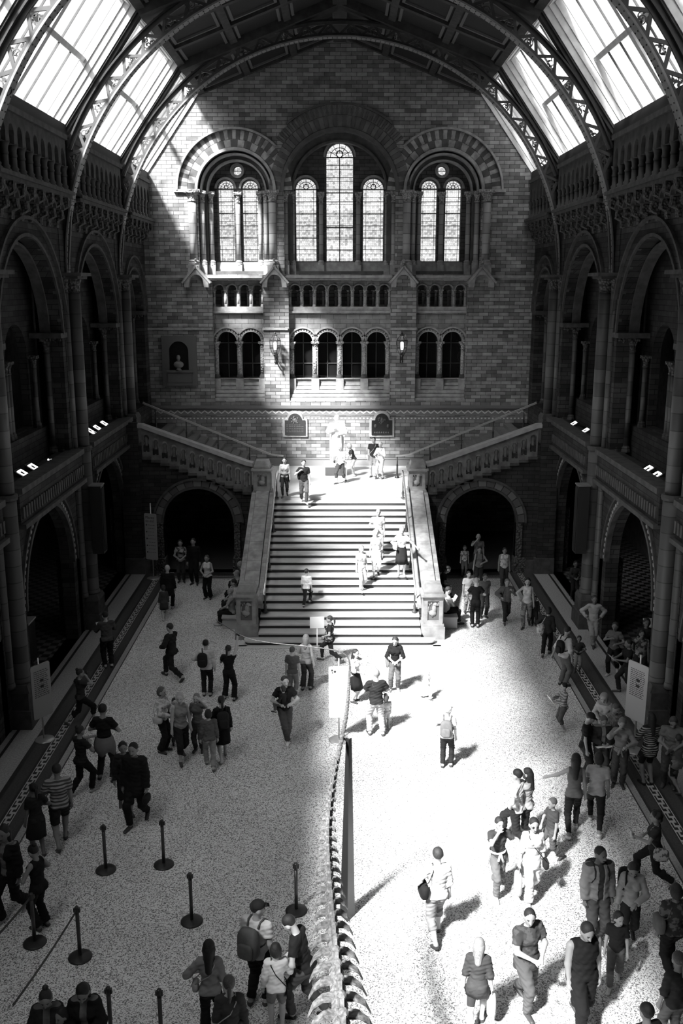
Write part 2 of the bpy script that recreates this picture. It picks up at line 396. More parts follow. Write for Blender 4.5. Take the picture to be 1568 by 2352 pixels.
# ---------------------------------------------------------------- iron ribs
def foliage(mb, cp_, c, size, seed, y):
    rnd = random.Random(seed)
    ax = Vector((math.cos(rnd.uniform(0, 6.28)), math.sin(rnd.uniform(0, 6.28))))
    def P(u, v): return (cp_[0]+u, y, cp_[1]+v)
    for k in range(3):                        # curling stems
        a = rnd.uniform(0, 6.28); r = size*.3; pts = []
        cx, cz = rnd.uniform(-.3, .3)*size, rnd.uniform(-.3, .3)*size
        for j in range(12):
            t = j/11; rr = r*(1-.75*t); pts.append(P(cx+rr*math.cos(a+5*t), cz+rr*math.sin(a+5*t)))
        mb.tube(pts, .018, 4)
    for k in range(6):                        # leaves
        a = rnd.uniform(0, 6.28); l = size*rnd.uniform(.2, .32); cx, cz = rnd.uniform(-.4, .4)*size, rnd.uniform(-.4, .4)*size
        d = Vector((math.cos(a), math.sin(a))); n = Vector((-d.y, d.x))
        q = [(0, 0), (.35, .22), (.75, .2), (1, 0), (.75, -.2), (.35, -.22)]
        vv = []
        for dy in (-.012, .012):
            for u, v in q: p = d*(u*l)+n*(v*l); vv.append((cp_[0]+cx+p.x, y+dy, cp_[1]+cz+p.y))
        mb.add(vv, [(0, 1, 2, 3, 4, 5), (11, 10, 9, 8, 7, 6)]+[(i, (i+1) % 6, 6+(i+1) % 6, 6+i) for i in range(6)])
RC = 11.3; RI, RO = 8.22, 8.76
def rib(y, label):
    t = thing('iron_roof_rib', label, 'roof rib', (0, y, RC), group='arched iron ribs under the roof')
    f = lambda u, v, d: (u, d, v)
    MB().arc(f, (0, RC), RI, RI+.05, 0, PI, y-.17, y+.17, 72).build('inner_flange', IRON_L, t)
    MB().arc(f, (0, RC), RI+.05, RI+.16, 0, PI, y-.03, y+.03, 72).arc(f, (0, RC), RO-.1, RO, math.radians(24), math.radians(156), y-.04, y+.04, 60).build('web', IRON, t)
    MB().arc(f, (0, RC), RO, RO+.05, math.radians(24), math.radians(156), y-.15, y+.15, 60).build('outer_flange', BLACK, t)
    for sx in (-1, 1):
        b = MB()
        b.panel(f, [(sx*RI, RC), (sx*8.75, RC), (sx*8.75, 13.35), (sx*(RI-.24), 13.35)], [], y-.05, y+.05)
        b.box(sx*7.95, sx*8.85, y-.3, y+.3, 13.35, 13.5)
        b.build('haunch_plate', IRON, t)
    rv = MB(); N = 26; a0, a1 = math.radians(20), math.radians(160)
    for k in range(150):
        a = PI*(k+.5)/150
        for dy in (-.1, .1):
            c, s_ = math.cos(a), math.sin(a); rv.ball(((RI-.005)*c, y+dy, RC+(RI-.005)*s_), .022, 5, 4)
    rv.build('rivets', IRON, t)['kind'] = 'stuff'
    for i in range(N):                        # triangulated lattice, foliage in every other triangle
        aa = a0+(a1-a0)*i/N; ab = a0+(a1-a0)*(i+1)/N; am = (aa+ab)/2
        pin = lambda a, r: Vector((r*math.cos(a), y, RC+r*math.sin(a)))
        l = MB(); l.bar(pin(aa, RI+.1), pin(am, RO-.05), .085, .05, up=(0, 1, 0)).bar(pin(am, RO-.05), pin(ab, RI+.1), .085, .05, up=(0, 1, 0))
        l.build('lattice_bar', IRON, t)
        fo = MB(); c1 = (RI+.24); foliage(fo, ((c1)*math.cos(am), RC+(c1)*math.sin(am)), None, .40, i*7+int(y), y)
        fo.build('foliage_panel', IRON, t)
rib(22.8, 'nearest arched iron rib, cut off by the top corners of the photo')
rib(30.0, 'middle arched iron rib, second from the end wall, with leaf tracery')
rib(37.2, 'arched iron rib nearest the end wall, its crown above the central window')
# ================================================================ end wall
def column(t, x, y, z0, z1, r, m=DRUM, mc=CARVE, cap=.4, base=.3, n=12, sq=True):
    """shaft with moulded base and flared carved capital, as parts of t"""
    b = MB(); b.lathe(x, y, z0, [(r*1.55, 0), (r*1.55, base*.35), (r*1.3, base*.5), (r*1.45, base*.65), (r*1.12, base*.85), (r*1.05, base)], n)
    t = MB().lathe(x, y, z0+base, [(r, 0), (r, z1-z0-base-cap)], n).build('shaft', m, t, True)
    b.build('base', DRESS if m is DRUM else DRESS_D, t)
    c = MB(); h = cap; zc = z1-cap
    c.lathe(x, y, zc, [(r*1.15, 0), (r*1.15, h*.1), (r*.98, h*.14), (r*1.1, h*.45), (r*1.55, h*.72), (r*1.5, h*.75)], n)
    if sq: c.box(x-r*1.75, x+r*1.75, y-r*1.75, y+r*1.75, zc+h*.75, z1)
    c.build('capital', mc, t)
wb = 'wall_back'
RECB = [(-5.5, -3.3), (-2.2, 2.2), (3.3, 5.5)]
# lower storey, band of blind wall behind the landing, then three deep recesses
struct(wb, MB().panel(XZ, rect(-8.9, 8.9, -.3, 5.75), [], YB, YB+2.2), STONE)
h1 = [[(a, 5.95), (b, 5.95), (b, 11.1), (a, 11.1)] for a, b in RECB]
struct(wb, MB().panel(XZ, rect(-8.9, 8.9, 5.75, 11.32), h1, YB, YB+.55), STONE)
# layer 2: arcades inside the recesses
ARC = [(-4.96, .44), (-3.9, .44), (-1.58, .43), (-.54, .43), (.5, .43), (1.54, .43), (3.9, .44), (4.96, .44)]
ARC = [(-4.94, .43), (-3.88, .43), (-1.59, .43), (-.55, .43), (.5, .43), (1.54, .43), (3.88, .43), (4.94, .43)]
ARC[2:6] = [(-1.62, .42), (-.54, .42), (.54, .42), (1.62, .42)]
BAL = []
for (a, b), n in zip(RECB, (4, 8, 4)):
    s = (b-a)/n
    BAL += [(a+s*(k+.5), s*.37) for k in range(n)]
for (a, b) in RECB:
    hs = [arch(c, r, 6.9, 8.5) for c, r in ARC if a < c < b]+[arch(c, r, 10.0, 10.72, 10) for c, r in BAL if a < c < b]
    struct(wb, MB().panel(XZ, rect(a-.02, b+.02, 6.85, 11.12), hs, YB+.4, YB+.85), mat('ashlar', .38, .8, .2, kind='brick', v2=.28, sc_=1.3))
    # stepped sloping sills under the arches
    k = 0
    for z0, z1, y in ((5.95, 6.11, .06), (6.11, 6.27, .14), (6.27, 6.43, .22), (6.43, 6.59, .3), (6.59, 6.75, .38), (6.75, 6.9, .46)):
        struct('trim_5%d' % k, MB().taper((a+b)/2, YB+y+.5, z0, z1-.035, (b-a)/2-.01, .5, (b-a)/2-.01, .47).box(a+.01, b-.01, YB+y+.1, YB+.9, z1-.04, z1), DRESS); k += 1
    # passage floor, rear wall and windows behind
    struct(wb, MB().box(a-.3, b+.3, YB+.85, YB+1.7, 9.55, 9.75), STONE)
    struct(wb, MB().box(a-.3, b+.3, YB+1.6, YB+1.75, 9.6, 11.3), STONE)
    dw = MB()
    for c, r in ARC:
        if a < c < b: dw.box(c-r-.1, c+r+.1, YB+.95, YB+1.0, 6.85, 9.2)
    dw2 = MB()
    for c, r in ARC:
        if a < c < b:
            dw2.box(c-.02, c+.02, YB+.9, YB+.95, 6.9, 8.9); dw2.box(c-r, c+r, YB+.9, YB+.95, 7.5, 7.54); dw2.box(c-r, c+r, YB+.9, YB+.95, 8.4, 8.44)
    w = thing('window_%d' % (30+int(a)), None, None, (0, YB+.9, 7)); w['kind'] = 'structure'
    dw.build('pane', DGLASS, w); dw2.build('glazing_bar', IRON, w)
struct(wb, MB().box(-8.9, 8.9, YB+1.75, YB+2.2, 5.7, 11.25), STONE)
# arch rings over the lower arcade
for c, r in ARC:
    k = MB(); k.arc(XZ, (c, 8.5), r, r+.05, 0, PI, YB+.33, YB+.42, 18).arc(XZ, (c, 8.5), r+.15, r+.22, math.radians(8), math.radians(172), YB+.3, YB+.42, 18)
    for q in range(13):
        a = PI*(q+.5)/13; k.arc(XZ, (c, 8.5), r+.05, r+.11, a-.07, a+.07, YB+.34, YB+.42, 1)
    struct('trim_60', k, DRESS)
TW = mat('twisted_shaft', .46, .7, .3, kind='carve', v2=.25)
def arcade(lbl, cols, z0, z1, r, y, group, name='arcade_columns', pl=0):
    t = thing(name, lbl, 'columns', (cols[0], y, z0), group=group)
    for i, x in enumerate(cols):
        column(t, x, y, z0+pl, z1, r, TW if pl else DRUM, CARVE, cap=.32 if pl else .16, base=.18 if pl else .1, n=10)
        if pl: MB().box(x-r*1.7, x+r*1.7, y-r*1.7, y+.3, z0, z0+pl).build('plinth', DRESS, t)
    return t
gA = 'stone columns of the lower arcades on the end wall'
arcade('left set of three carved arcade columns under the balcony, end wall', [-5.42, -4.41, -3.4], 6.15, 8.5, .1, YB+.45, gA, pl=.75)
arcade('middle set of five carved arcade columns between the two wall lanterns', [-2.11, -1.08, 0, 1.08, 2.11], 6.15, 8.5, .1, YB+.45, gA, pl=.75)
arcade('right set of three carved arcade columns in shade, end wall', [3.4, 4.41, 5.42], 6.15, 8.5, .1, YB+.45, gA, pl=.75)
gB = 'small colonnettes of the upper balcony arcades'
for (a, b), n, l in zip(RECB, (4, 8, 4), ('left row of small sunlit colonnettes in the balcony arcade of the end wall', 'long middle row of small colonnettes in the balcony arcade of the end wall', 'right row of small shaded colonnettes in the balcony arcade of the end wall')):
    s = (b-a)/n
    t = arcade(l, [a+s*k+(.05 if k == 0 else -.05 if k == n else 0) for k in range(n+1)], 10.0, 10.72, .055, YB+.42, gB, 'balcony_colonnettes')
    arcade_back = [a+s*(k+.5)+.1 for k in range(n)]
    for x in arcade_back: column(t, x, YB+.95, 9.9, 10.7, .05, DRUM, CARVE, cap=.14, base=.1, n=8)
    st = MB().box(a-.02, b+.02, YB+.28, YB+.9, 9.82, 10.0).box(a-.02, b+.02, YB+.22, YB+.5, 9.74, 9.82); struct('trim_61', st, DRESS)
    rg = MB()
    for k in range(n): rg.arc(XZ, (a+s*(k+.5), 10.72), s*.37, s*.46, 0, PI, YB+.36, YB+.42, 12)
    struct('trim_62', rg, DRESS)
# string courses, zigzag and dots
tr = MB().box(-8.3, 8.3, YB-.1, YB+.05, 5.62, 5.75).box(-8.3, 8.3, YB-.05, YB, 5.55, 5.62)
struct('trim_63', tr, mat('string_course', .16, .7, .3))
ups = MB()
for a, b in ((-8.3, -5.58), (-5.58, -3.3), (-2.28, 2.25), (3.25, 5.5), (5.5, 8.3)): ups.box(a, b, YB-.12, YB+.3, 11.2, 11.32).box(a, b, YB-.05, YB+.3, 11.12, 11.2)
struct('trim_64', ups, DRESS)
st = MB()
for a, b in ((-8.3, -5.55), (-3.34, -2.24), (2.24, 3.34), (5.55, 8.3)): st.box(a, b, YB-.08, YB+.02, 9.02, 9.12)
struct('trim_65', st, DRESS)
zz = MB(); n = 110; w = 16.4/n
for k in range(n):
    x = -8.2+w*k; z0, z1 = (5.37, 5.48) if k % 2 == 0 else (5.48, 5.37)
    zz.add([(x, YB-.012, z0), (x+w, YB-.012, z1), (x+w, YB-.012, z1+.06), (x, YB-.012, z0+.06), (x, YB, z0), (x+w, YB, z1), (x+w, YB, z1+.06), (x, YB, z0+.06)],
           [(0, 1, 2, 3), (3, 2, 6, 7), (0, 4, 5, 1)])
struct('trim_66', zz, mat('zigzag_pale', .6, .7))
struct('trim_67', MB().box(-8.2, 8.2, YB-.006, YB, 5.30, 5.55).box(-8.2, 8.2, YB-.006, YB, 5.10, 5.24), mat('band_dark', .2, .8))
dt = MB()
for k in range(100): dt.box(-8.1+k*.163, -8.03+k*.163, YB-.014, YB, 5.14, 5.2)
struct('trim_68', dt, mat('zigzag_pale'))
struct('baseboard_back', MB().box(-8.3, 8.3, YB-.08, YB, LAND, LAND+.3).box(-8.3, 8.3, YB-.1, YB, LAND+.3, LAND+.35), mat('base_course', .22, .8))
# upper wall with three great arches
SA = 4.37
up = [arch(-SA, 1.6, 11.35, 14.78, 24), arch(0, 2.35, 11.35, 14.78, 30), arch(SA, 1.6, 11.35, 14.78, 24)]
gable = [(-8.9, 11.3), (8.9, 11.3), (8.9, 15.2), (8.6, 15.2), (5.95, 18.9), (0, 21.1), (-5.95, 18.9), (-8.6, 15.2), (-8.9, 15.2)]
struct(wb, MB().panel(XZ, gable, up, YB, YB+.5), STONE)
up2 = [arch(-SA, 1.25, 11.5, 14.78, 24), arch(0, 2.0, 11.5, 14.78, 30), arch(SA, 1.25, 11.5, 14.78, 24)]
struct(wb, MB().panel(XZ, rect(-8, 8, 11.3, 19), up2, YB+.5, YB+.8), VOUSD)  # recess shade put into the darker stone of this layer
WN = [(-SA-.52, .34, 11.9, 14.94), (-SA+.52, .34, 11.9, 14.94), (-1.45, .44, 11.9, 14.92), (0, .57, 11.9, 16.22), (1.45, .44, 11.9, 14.92), (SA-.52, .34, 11.9, 14.94), (SA+.52, .34, 11.9, 14.94)]
circ = lambda cx, cz, r, n=20: [(cx+r*math.cos(2*PI*i/n), cz+r*math.sin(2*PI*i/n)) for i in range(n)]
hl = [arch(c, r, z, s, 16) for c, r, z, s in WN]+[circ(-SA, 15.66, .19), circ(SA, 15.66, .19)]
struct(wb, MB().panel(XZ, rect(-8, 8, 11.3, 18), hl, YB+.95, YB+1.35), mat('tympanum', .13, .85, .2, kind='brick', v2=.07))  # brick darkened in colour for the shade inside the arches
for i, (c, r, z, s) in enumerate(WN):
    w = thing('window_%d' % (60+i), None, None, (c, YB+1.3, z)); w['kind'] = 'structure'
    lp = arch(c, r+.02, z, s, 16)
    MB().add([(u, YB+1.28, v) for u, v in lp], [tuple(range(len(lp)))]).build('pane', STAINED, w)
    b = MB()
    for zz_ in ([s]+[z+(s-z)*k/3 for k in (1, 2)]): b.box(c-r, c+r, YB+1.2, YB+1.26, zz_-.022, zz_+.022)
    for k in range(1, 9): zb = z+(s-z)*k/9; b.box(c-r, c+r, YB+1.24, YB+1.27, zb-.008, zb+.008)
    if r > .5: b.box(c-.02, c+.02, YB+1.2, YB+1.26, z, s)
    else:
        for q in (-.72, .72): b.box(c+q*r-.008, c+q*r+.008, YB+1.24, YB+1.27, z, s)
    b.arc(XZ, (c, s), r*.68, r*.73, 0, PI, YB+1.24, YB+1.27, 14)
    for q in range(1, 6): b.bar((c+r*.3*math.cos(PI*q/6), YB+1.26, s+r*.3*math.sin(PI*q/6)), (c+r*math.cos(PI*q/6), YB+1.26, s+r*math.sin(PI*q/6)), .015, .02)
    b.arc(XZ, (c, s+r*.25), r*.2, r*.28, 0, 2*PI, YB+1.23, YB+1.27, 12)
    b.build('leading', BLACK, w)
    MB().arc(XZ, (c, s), r+.03, r+.12, 0, PI, YB+.88, YB+.97, 18).build('window_frame', DRESS, w)
    MB().taper(c, YB+1.1, 11.45, 11.88, r+.12, .3, r+.12, .18).build('sill', DRESS, w)
for sx in (-1, 1):
    w = thing('window_%d' % (70+sx), None, None, (sx*SA, YB+1.3, 15.66)); w['kind'] = 'structure'
    lp = circ(sx*SA, 15.66, .2); MB().add([(u, YB+1.28, v) for u, v in lp], [tuple(range(len(lp)))]).build('pane', STAINED, w)
    MB().arc(XZ, (sx*SA, 15.66), .19, .3, 0, 2*PI, YB+.86, YB+.97, 24).build('window_frame', DRESS, w)
# voussoir rings
def ring(c, z, r0, r1, y0, n, nm, ms, a0=0, a1=PI):
    A, B = MB(), MB()
    for k in range(n):
        p, q = a0+(a1-a0)*k/n, a0+(a1-a0)*(k+1)/n
        (A if k % 2 else B).arc(XZ, (c, z), r0, r1, p+.003, q-.003, y0, YB+.02, 2)
    struct(nm, A, ms[0]); struct(nm, B, ms[1])
for sx in (-1, 1):
    struct('trim_80', MB().arc(XZ, (sx*SA, 14.78), 1.58, 1.7, 0, PI, YB-.1, YB+.3, 40).arc(XZ, (sx*SA, 14.78), 1.42, 1.5, 0, PI, YB+.1, YB+.5, 40).arc(XZ, (sx*SA, 14.78), 1.2, 1.27, 0, PI, YB+.4, YB+.8, 40), DRESS)
    ring(sx*SA, 14.78, 1.72, 2.0, YB-.03, 21, 'trim_81', (VOUS, VOUSD)); ring(sx*SA, 14.78, 2.02, 2.38, YB-.02, 41, 'trim_82', (VOUSD, VOUS))
    lo = math.radians(0 if sx > 0 else 45); hi = math.radians(135 if sx > 0 else 180)
    struct('trim_83', MB().arc(XZ, (sx*SA, 14.78), 2.4, 2.48, lo, hi, YB-.16, YB+.05, 40), DRESS)
    struct('trim_84', MB().box(sx*6.95, sx*5.85, YB-.14, YB+.3, 14.7, 14.82), DRESS)
VC = mat('voussoir_centre_shade', .18, .8, .25, kind='noise', v2=.12); ring(0, 14.78, 2.5, 2.95, YB-.04, 45, 'trim_85', (VOUSD, VC)); ring(0, 14.78, 2.97, 3.35, YB-.03, 55, 'trim_86', (VC, VOUSD), math.radians(38), math.radians(142))  # centre rings toned down, their shade is in the colour
struct('trim_87', MB().arc(XZ, (0, 14.78), 2.33, 2.48, 0, PI, YB-.1, YB+.3, 50).arc(XZ, (0, 14.78), 1.96, 2.05, 0, PI, YB+.4, YB+.8, 50).arc(XZ, (0, 14.78), 3.37, 3.45, math.radians(50), math.radians(130), YB-.1, YB, 30), VOUSD)  # centre mouldings in the dark stone too, as painted shade
# big jamb columns of the upper windows
def jambs(lbl, xs):
    t = thing('window_columns', lbl, 'columns', (xs[0][0], YB, 11.35), group='tall columns flanking the end-wall windows')
    for x, y, r in xs:
        MB().box(x-r*1.4, x+r*1.4, y-r*1.4, y+r*1.6, 11.33, 11.75).build('plinth', DRESS, t)
        column(t, x, y, 11.75, 14.78, r, DRUM, CARVE, cap=.45, base=.22)
jambs('tall sunlit columns left of the left twin window', [(-6.2, YB-.02, .17), (-5.83, YB+.3, .11), (-5.5, YB+.62, .1)])
jambs('slim column between the two lancets of the left twin window', [(-SA, YB+.85, .1)])
jambs('cluster of tall columns between the left twin window and the triple window', [(-2.83, YB+.04, .17), (-3.13, YB+.34, .1), (-3.4, YB+.64, .09), (-2.3, YB+.3, .1), (-2.02, YB+.62, .09)])
jambs('slim column left of the tall central lancet', [(-.8, YB+.85, .09)])
jambs('slim column right of the tall central lancet', [(.8, YB+.85, .09)])
jambs('cluster of tall columns between the triple window and the right twin window', [(2.83, YB+.04, .17), (3.13, YB+.34, .1), (3.4, YB+.64, .09), (2.3, YB+.3, .1), (2.02, YB+.62, .09)])
jambs('slim column between the two lancets of the right twin window', [(SA, YB+.85, .1)])
jambs('tall shaded columns right of the right twin window', [(6.2, YB-.02, .17), (5.83, YB+.3, .11), (5.5, YB+.62, .1)])
# gabled canopies with finials on the pilasters
def gab(x, lbl):
    t = thing('gabled_canopy', lbl, 'canopy', (x, YB, 10.9), group='gabled stone canopies on the end wall')
    MB().panel(XZ, [(x-.52, 11.02), (x-.52, 10.82), (x-.33, 10.82)]+[(x-.3*math.cos(PI*i/10), 11.05+.3*math.sin(PI*i/10)) for i in range(11)]+[(x+.33, 10.82), (x+.52, 10.82), (x+.52, 11.02), (x, 11.6)], [], YB-.35, YB).build('gable', DRESS, t)
    b = MB().bar((x-.6, YB-.2, 11.0), (x, YB-.2, 11.68), .42, .08, up=(0, 0, 1)).bar((x, YB-.2, 11.68), (x+.6, YB-.2, 11.0), .42, .08, up=(0, 0, 1)); b.build('roof_slab', DRESS, t)
    MB().box(x-.08, x+.08, YB-.3, YB-.1, 11.66, 11.72).ball((x, YB-.2, 11.83), (.07, .1, .12)).ball((x, YB-.28, 11.96), .055).build('finial', CARVE, t)
gab(-6.1, 'sunlit gabled canopy left of the left balcony arcade'); gab(-2.78, 'bright gabled canopy with a carved beast between the left and middle balcony arcades')
gab(2.72, 'shaded gabled canopy between the middle and right balcony arcades'); gab(6.05, 'dim gabled canopy right of the right balcony arcade')
# ================================================================ side walls
def pier(sx, y, lbl, z0=0.):
    t = thing('clustered_pier', lbl, 'pier', (sx*8.1, y, z0), group='tall clustered piers along the hall')
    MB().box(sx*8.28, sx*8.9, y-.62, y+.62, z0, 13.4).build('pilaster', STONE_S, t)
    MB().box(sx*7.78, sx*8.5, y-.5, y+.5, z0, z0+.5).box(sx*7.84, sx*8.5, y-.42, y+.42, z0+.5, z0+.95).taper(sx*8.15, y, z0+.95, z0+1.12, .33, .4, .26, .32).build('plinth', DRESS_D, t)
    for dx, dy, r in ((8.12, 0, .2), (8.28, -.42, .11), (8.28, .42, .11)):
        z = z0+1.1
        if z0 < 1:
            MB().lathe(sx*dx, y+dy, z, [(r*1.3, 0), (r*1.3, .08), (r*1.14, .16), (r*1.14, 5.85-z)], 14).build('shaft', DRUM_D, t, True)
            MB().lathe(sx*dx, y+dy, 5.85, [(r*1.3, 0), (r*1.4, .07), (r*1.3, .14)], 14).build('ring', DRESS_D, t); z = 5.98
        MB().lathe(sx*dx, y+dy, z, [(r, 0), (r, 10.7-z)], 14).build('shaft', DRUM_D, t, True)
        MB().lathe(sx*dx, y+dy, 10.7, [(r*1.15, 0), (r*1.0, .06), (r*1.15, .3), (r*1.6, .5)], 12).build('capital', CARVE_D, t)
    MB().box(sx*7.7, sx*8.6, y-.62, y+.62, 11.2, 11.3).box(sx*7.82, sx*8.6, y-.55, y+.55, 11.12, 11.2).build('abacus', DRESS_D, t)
pl = {-1: 'left', 1: 'right'}
for sx in (-1, 1):
    s = pl[sx]; wn = 'wall_'+s
    for i in range(4, 7):
        y = BAYS[i]
        pier(sx, y, ['%s pier closest to the camera, cut by the photo edge' % s, 'tall %s pier with a speaker box hanging in front' % s, '%s pier rising from the head of the side stair flight' % s][i-4], 0 if i < 6 else 4.95)
    for i in range(3, 7):
        y0, y1 = BAYS[i], BAYS[i+1]; yc = (y0+y1)/2; last = i == 6
        hw = 2.3 if not last else 0
        X0, X1 = sx*8.3, sx*8.7
        holes = []
        if not last:
            holes = [arch(yc, 2.3, -.05, 2.55, 20), [(y0+.9, 6.0), (y0+.9, 9.5)]+[(yc-2.7*math.cos(PI*k/20), 9.5+2.7*math.sin(PI*k/20)) for k in range(21)]+[(y1-.9, 9.5), (y1-.9, 6.0)]]
            holes[1] = arch(yc, 2.7, 5.95, 9.5, 20)
        else: holes = [arch(yc, 1.75, 5.95, 9.8, 20)]
        if last: holes = [arch(yc, 1.75, 5.95, 9.8, 20)]
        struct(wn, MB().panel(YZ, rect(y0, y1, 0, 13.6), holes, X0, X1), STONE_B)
        # inner order of upper arch: tympanum with twin arches
        yh = 1.2 if not last else .75
        sub = [arch(yc-yh*1.08, yh*.8, 6.8, 8.9, 14), arch(yc+yh*1.08, yh*.8, 6.8, 8.9, 14), circ(yc, 10.6, .5)]
        struct(wn, MB().panel(YZ, rect(y0+.5, y1-.5, 5.0, 13), sub, sx*9.25, sx*9.5), STONE_S)
        R = 2.7 if not last else 1.75; zs = 9.5 if not last else 9.8
        struct('trim_90', MB().arc(YZ, (yc, zs), R, R+.09, 0, PI, sx*8.24, sx*8.4, 30).arc(YZ, (yc, zs), R+.45, R+.53, 0, PI, sx*8.2, sx*8.32, 30).arc(YZ, (yc, zs), R-.2, R-.12, 0, PI, sx*8.6, sx*8.9, 30), DRESS_D)
        for dy in (-1, 1):
            struct('trim_91', MB().box(sx*8.25, sx*9.2, yc+dy*(R-.3), yc+dy*(R+.42), zs-.1, zs+.05), DRESS_D)
        if not last:
            struct('trim_92', MB().arc(YZ, (yc, 2.55), 2.28, 2.38, 0, PI, sx*8.24, sx*8.4, 30).arc(YZ, (yc, 2.55), 2.62, 2.7, 0, PI, sx*8.22, sx*8.32, 30), DRESS_D)
            ds = MB()
            for k in range(40): a = PI*(k+.5)/40; ds.arc(YZ, (yc, 2.55), 2.45, 2.54, a-.02, a+.02, sx*8.26, sx*8.32, 1)
            struct('trim_93', ds, mat('arch_dots', .3, .8))
            struct('trim_94', MB().box(sx*8.3, sx*8.95, y0+.6, y0+.95, 0, 2.5).box(sx*8.3, sx*8.95, y1-.95, y1-.6, 0, 2.5), CARVE_D)
            # gallery parapet between the piers
            t = thing('gallery_parapet', '%s parapet of the first-floor gallery, %s' % (s, ['', '', '', 'closest to the camera', 'between the near pier and the speaker pier', 'between the speaker pier and the stair head'][i]), 'parapet', (sx*8.1, yc, 5), group='stone parapets of the first-floor galleries')
            MB().box(sx*8.02, sx*8.34, y0+.62, y1-.62, 5.05, 5.85).build('wall_slab', STONE_S, t)
            MB().box(sx*7.93, sx*8.42, y0+.62, y1-.62, 5.85, 6.0).box(sx*7.9, sx*8.3, y0+.62, y1-.62, 4.95, 5.07).build('coping', DRESS_D, t)
            for k in range(28):
                yk = y0+.75+(y1-y0-1.5)*k/27; MB().box(sx*7.96, sx*8.05, yk-.055, yk+.055, 5.2, 5.5).build('dentil', DRESS_D, t)
        # slender columns of the upper arch
        t = thing('arcade_columns', '%s gallery arcade columns, %s' % (s, ['', '', '', 'bay closest to the camera', 'bay between the near pier and the speaker pier', 'bay between the speaker pier and the stair head', 'narrow bay beside the end wall'][i]), 'columns', (sx*9.1, yc, 6), group='slender columns of the first-floor gallery arcades')
        MB().box(sx*8.95, sx*9.3, y0+.6, y1-.6, 4.95, 6.75).build('dwarf_wall', STONE_S, t)
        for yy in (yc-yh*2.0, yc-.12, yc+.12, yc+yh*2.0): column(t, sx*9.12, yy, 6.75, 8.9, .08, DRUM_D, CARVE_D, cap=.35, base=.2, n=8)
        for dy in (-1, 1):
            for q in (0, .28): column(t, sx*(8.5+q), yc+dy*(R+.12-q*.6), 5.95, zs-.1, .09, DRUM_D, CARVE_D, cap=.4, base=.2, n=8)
        # corbel table, string, top arcade, cornice
        yy0, yy1 = y0+(.42 if i < 7 else 0), y1-(.42 if not last else 0)
        t = thing('corbel_table', '%s row of carved corbels below the roof gallery, %s' % (s, ['', '', '', 'closest to the camera', 'in the second visible bay', 'in the bay before the last', 'beside the end wall'][i]), 'corbels', (sx*8.2, yc, 12.6), group='corbel tables under the roof galleries')
        nb = max(3, int((yy1-yy0)/.75)); sp = (yy1-yy0)/nb
        for k in range(nb):
            yk = yy0+sp*(k+.5)
            MB().panel(lambda u, v, d: (sx*(8.35-u), d, 12.55+v), [(0, 0), (.12, .02), (.14, .2), (.3, .28), (.28, .5), (.48, .6), (.5, .85), (0, .85)], [], yk-.12, yk+.12).build('corbel', CARVE_D, t)
            MB().arc(YZ, (yk+sp/2, 13.05), .16, .24, 0, PI, sx*7.95, sx*8.3, 8).build('corbel_arch', DRESS_D, t) if k < nb-1 else None
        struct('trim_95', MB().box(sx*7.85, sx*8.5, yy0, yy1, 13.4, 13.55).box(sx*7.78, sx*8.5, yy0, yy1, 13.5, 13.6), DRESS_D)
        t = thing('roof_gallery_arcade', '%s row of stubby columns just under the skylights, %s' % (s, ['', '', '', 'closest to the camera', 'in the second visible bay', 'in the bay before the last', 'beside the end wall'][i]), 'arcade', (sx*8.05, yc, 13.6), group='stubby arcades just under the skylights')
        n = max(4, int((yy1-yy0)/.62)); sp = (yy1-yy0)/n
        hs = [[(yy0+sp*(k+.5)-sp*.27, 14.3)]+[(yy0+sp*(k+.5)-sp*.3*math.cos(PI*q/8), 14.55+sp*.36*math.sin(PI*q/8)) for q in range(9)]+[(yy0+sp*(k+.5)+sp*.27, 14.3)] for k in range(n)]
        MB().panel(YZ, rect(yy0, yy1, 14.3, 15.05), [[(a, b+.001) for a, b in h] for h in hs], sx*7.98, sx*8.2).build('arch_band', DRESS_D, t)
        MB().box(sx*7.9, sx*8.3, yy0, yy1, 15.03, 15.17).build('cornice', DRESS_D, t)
        for k in range(n+1):
            yk = yy0+sp*k
            MB().lathe(sx*8.08, yk, 13.6, [(.15, 0), (.15, .07), (.11, .1), (.13, .15), (.09, .2), (.09, .42), (.115, .46), (.09, .5), (.1, .6), (.15, .72)], 8).build('column', DRUM_D, t, True)
        struct(wn, MB().box(sx*8.7, sx*8.9, y0, y1, 13.5, 15.3), DARK)
    struct(wn, MB().box(sx*8.3, sx*8.9, -8, 15.6, -.3, 15.2), STONE_S)
    struct('ceiling', MB().box(sx*7.9, sx*8.9, -8, 15.6, 14.9, 15.2), STONE_S)
    # corner pilaster by the stair wall and aisle partition
    struct(wn, MB().box(sx*8.3, sx*8.9, 37.8, YB, 0, 5), STONE_S)
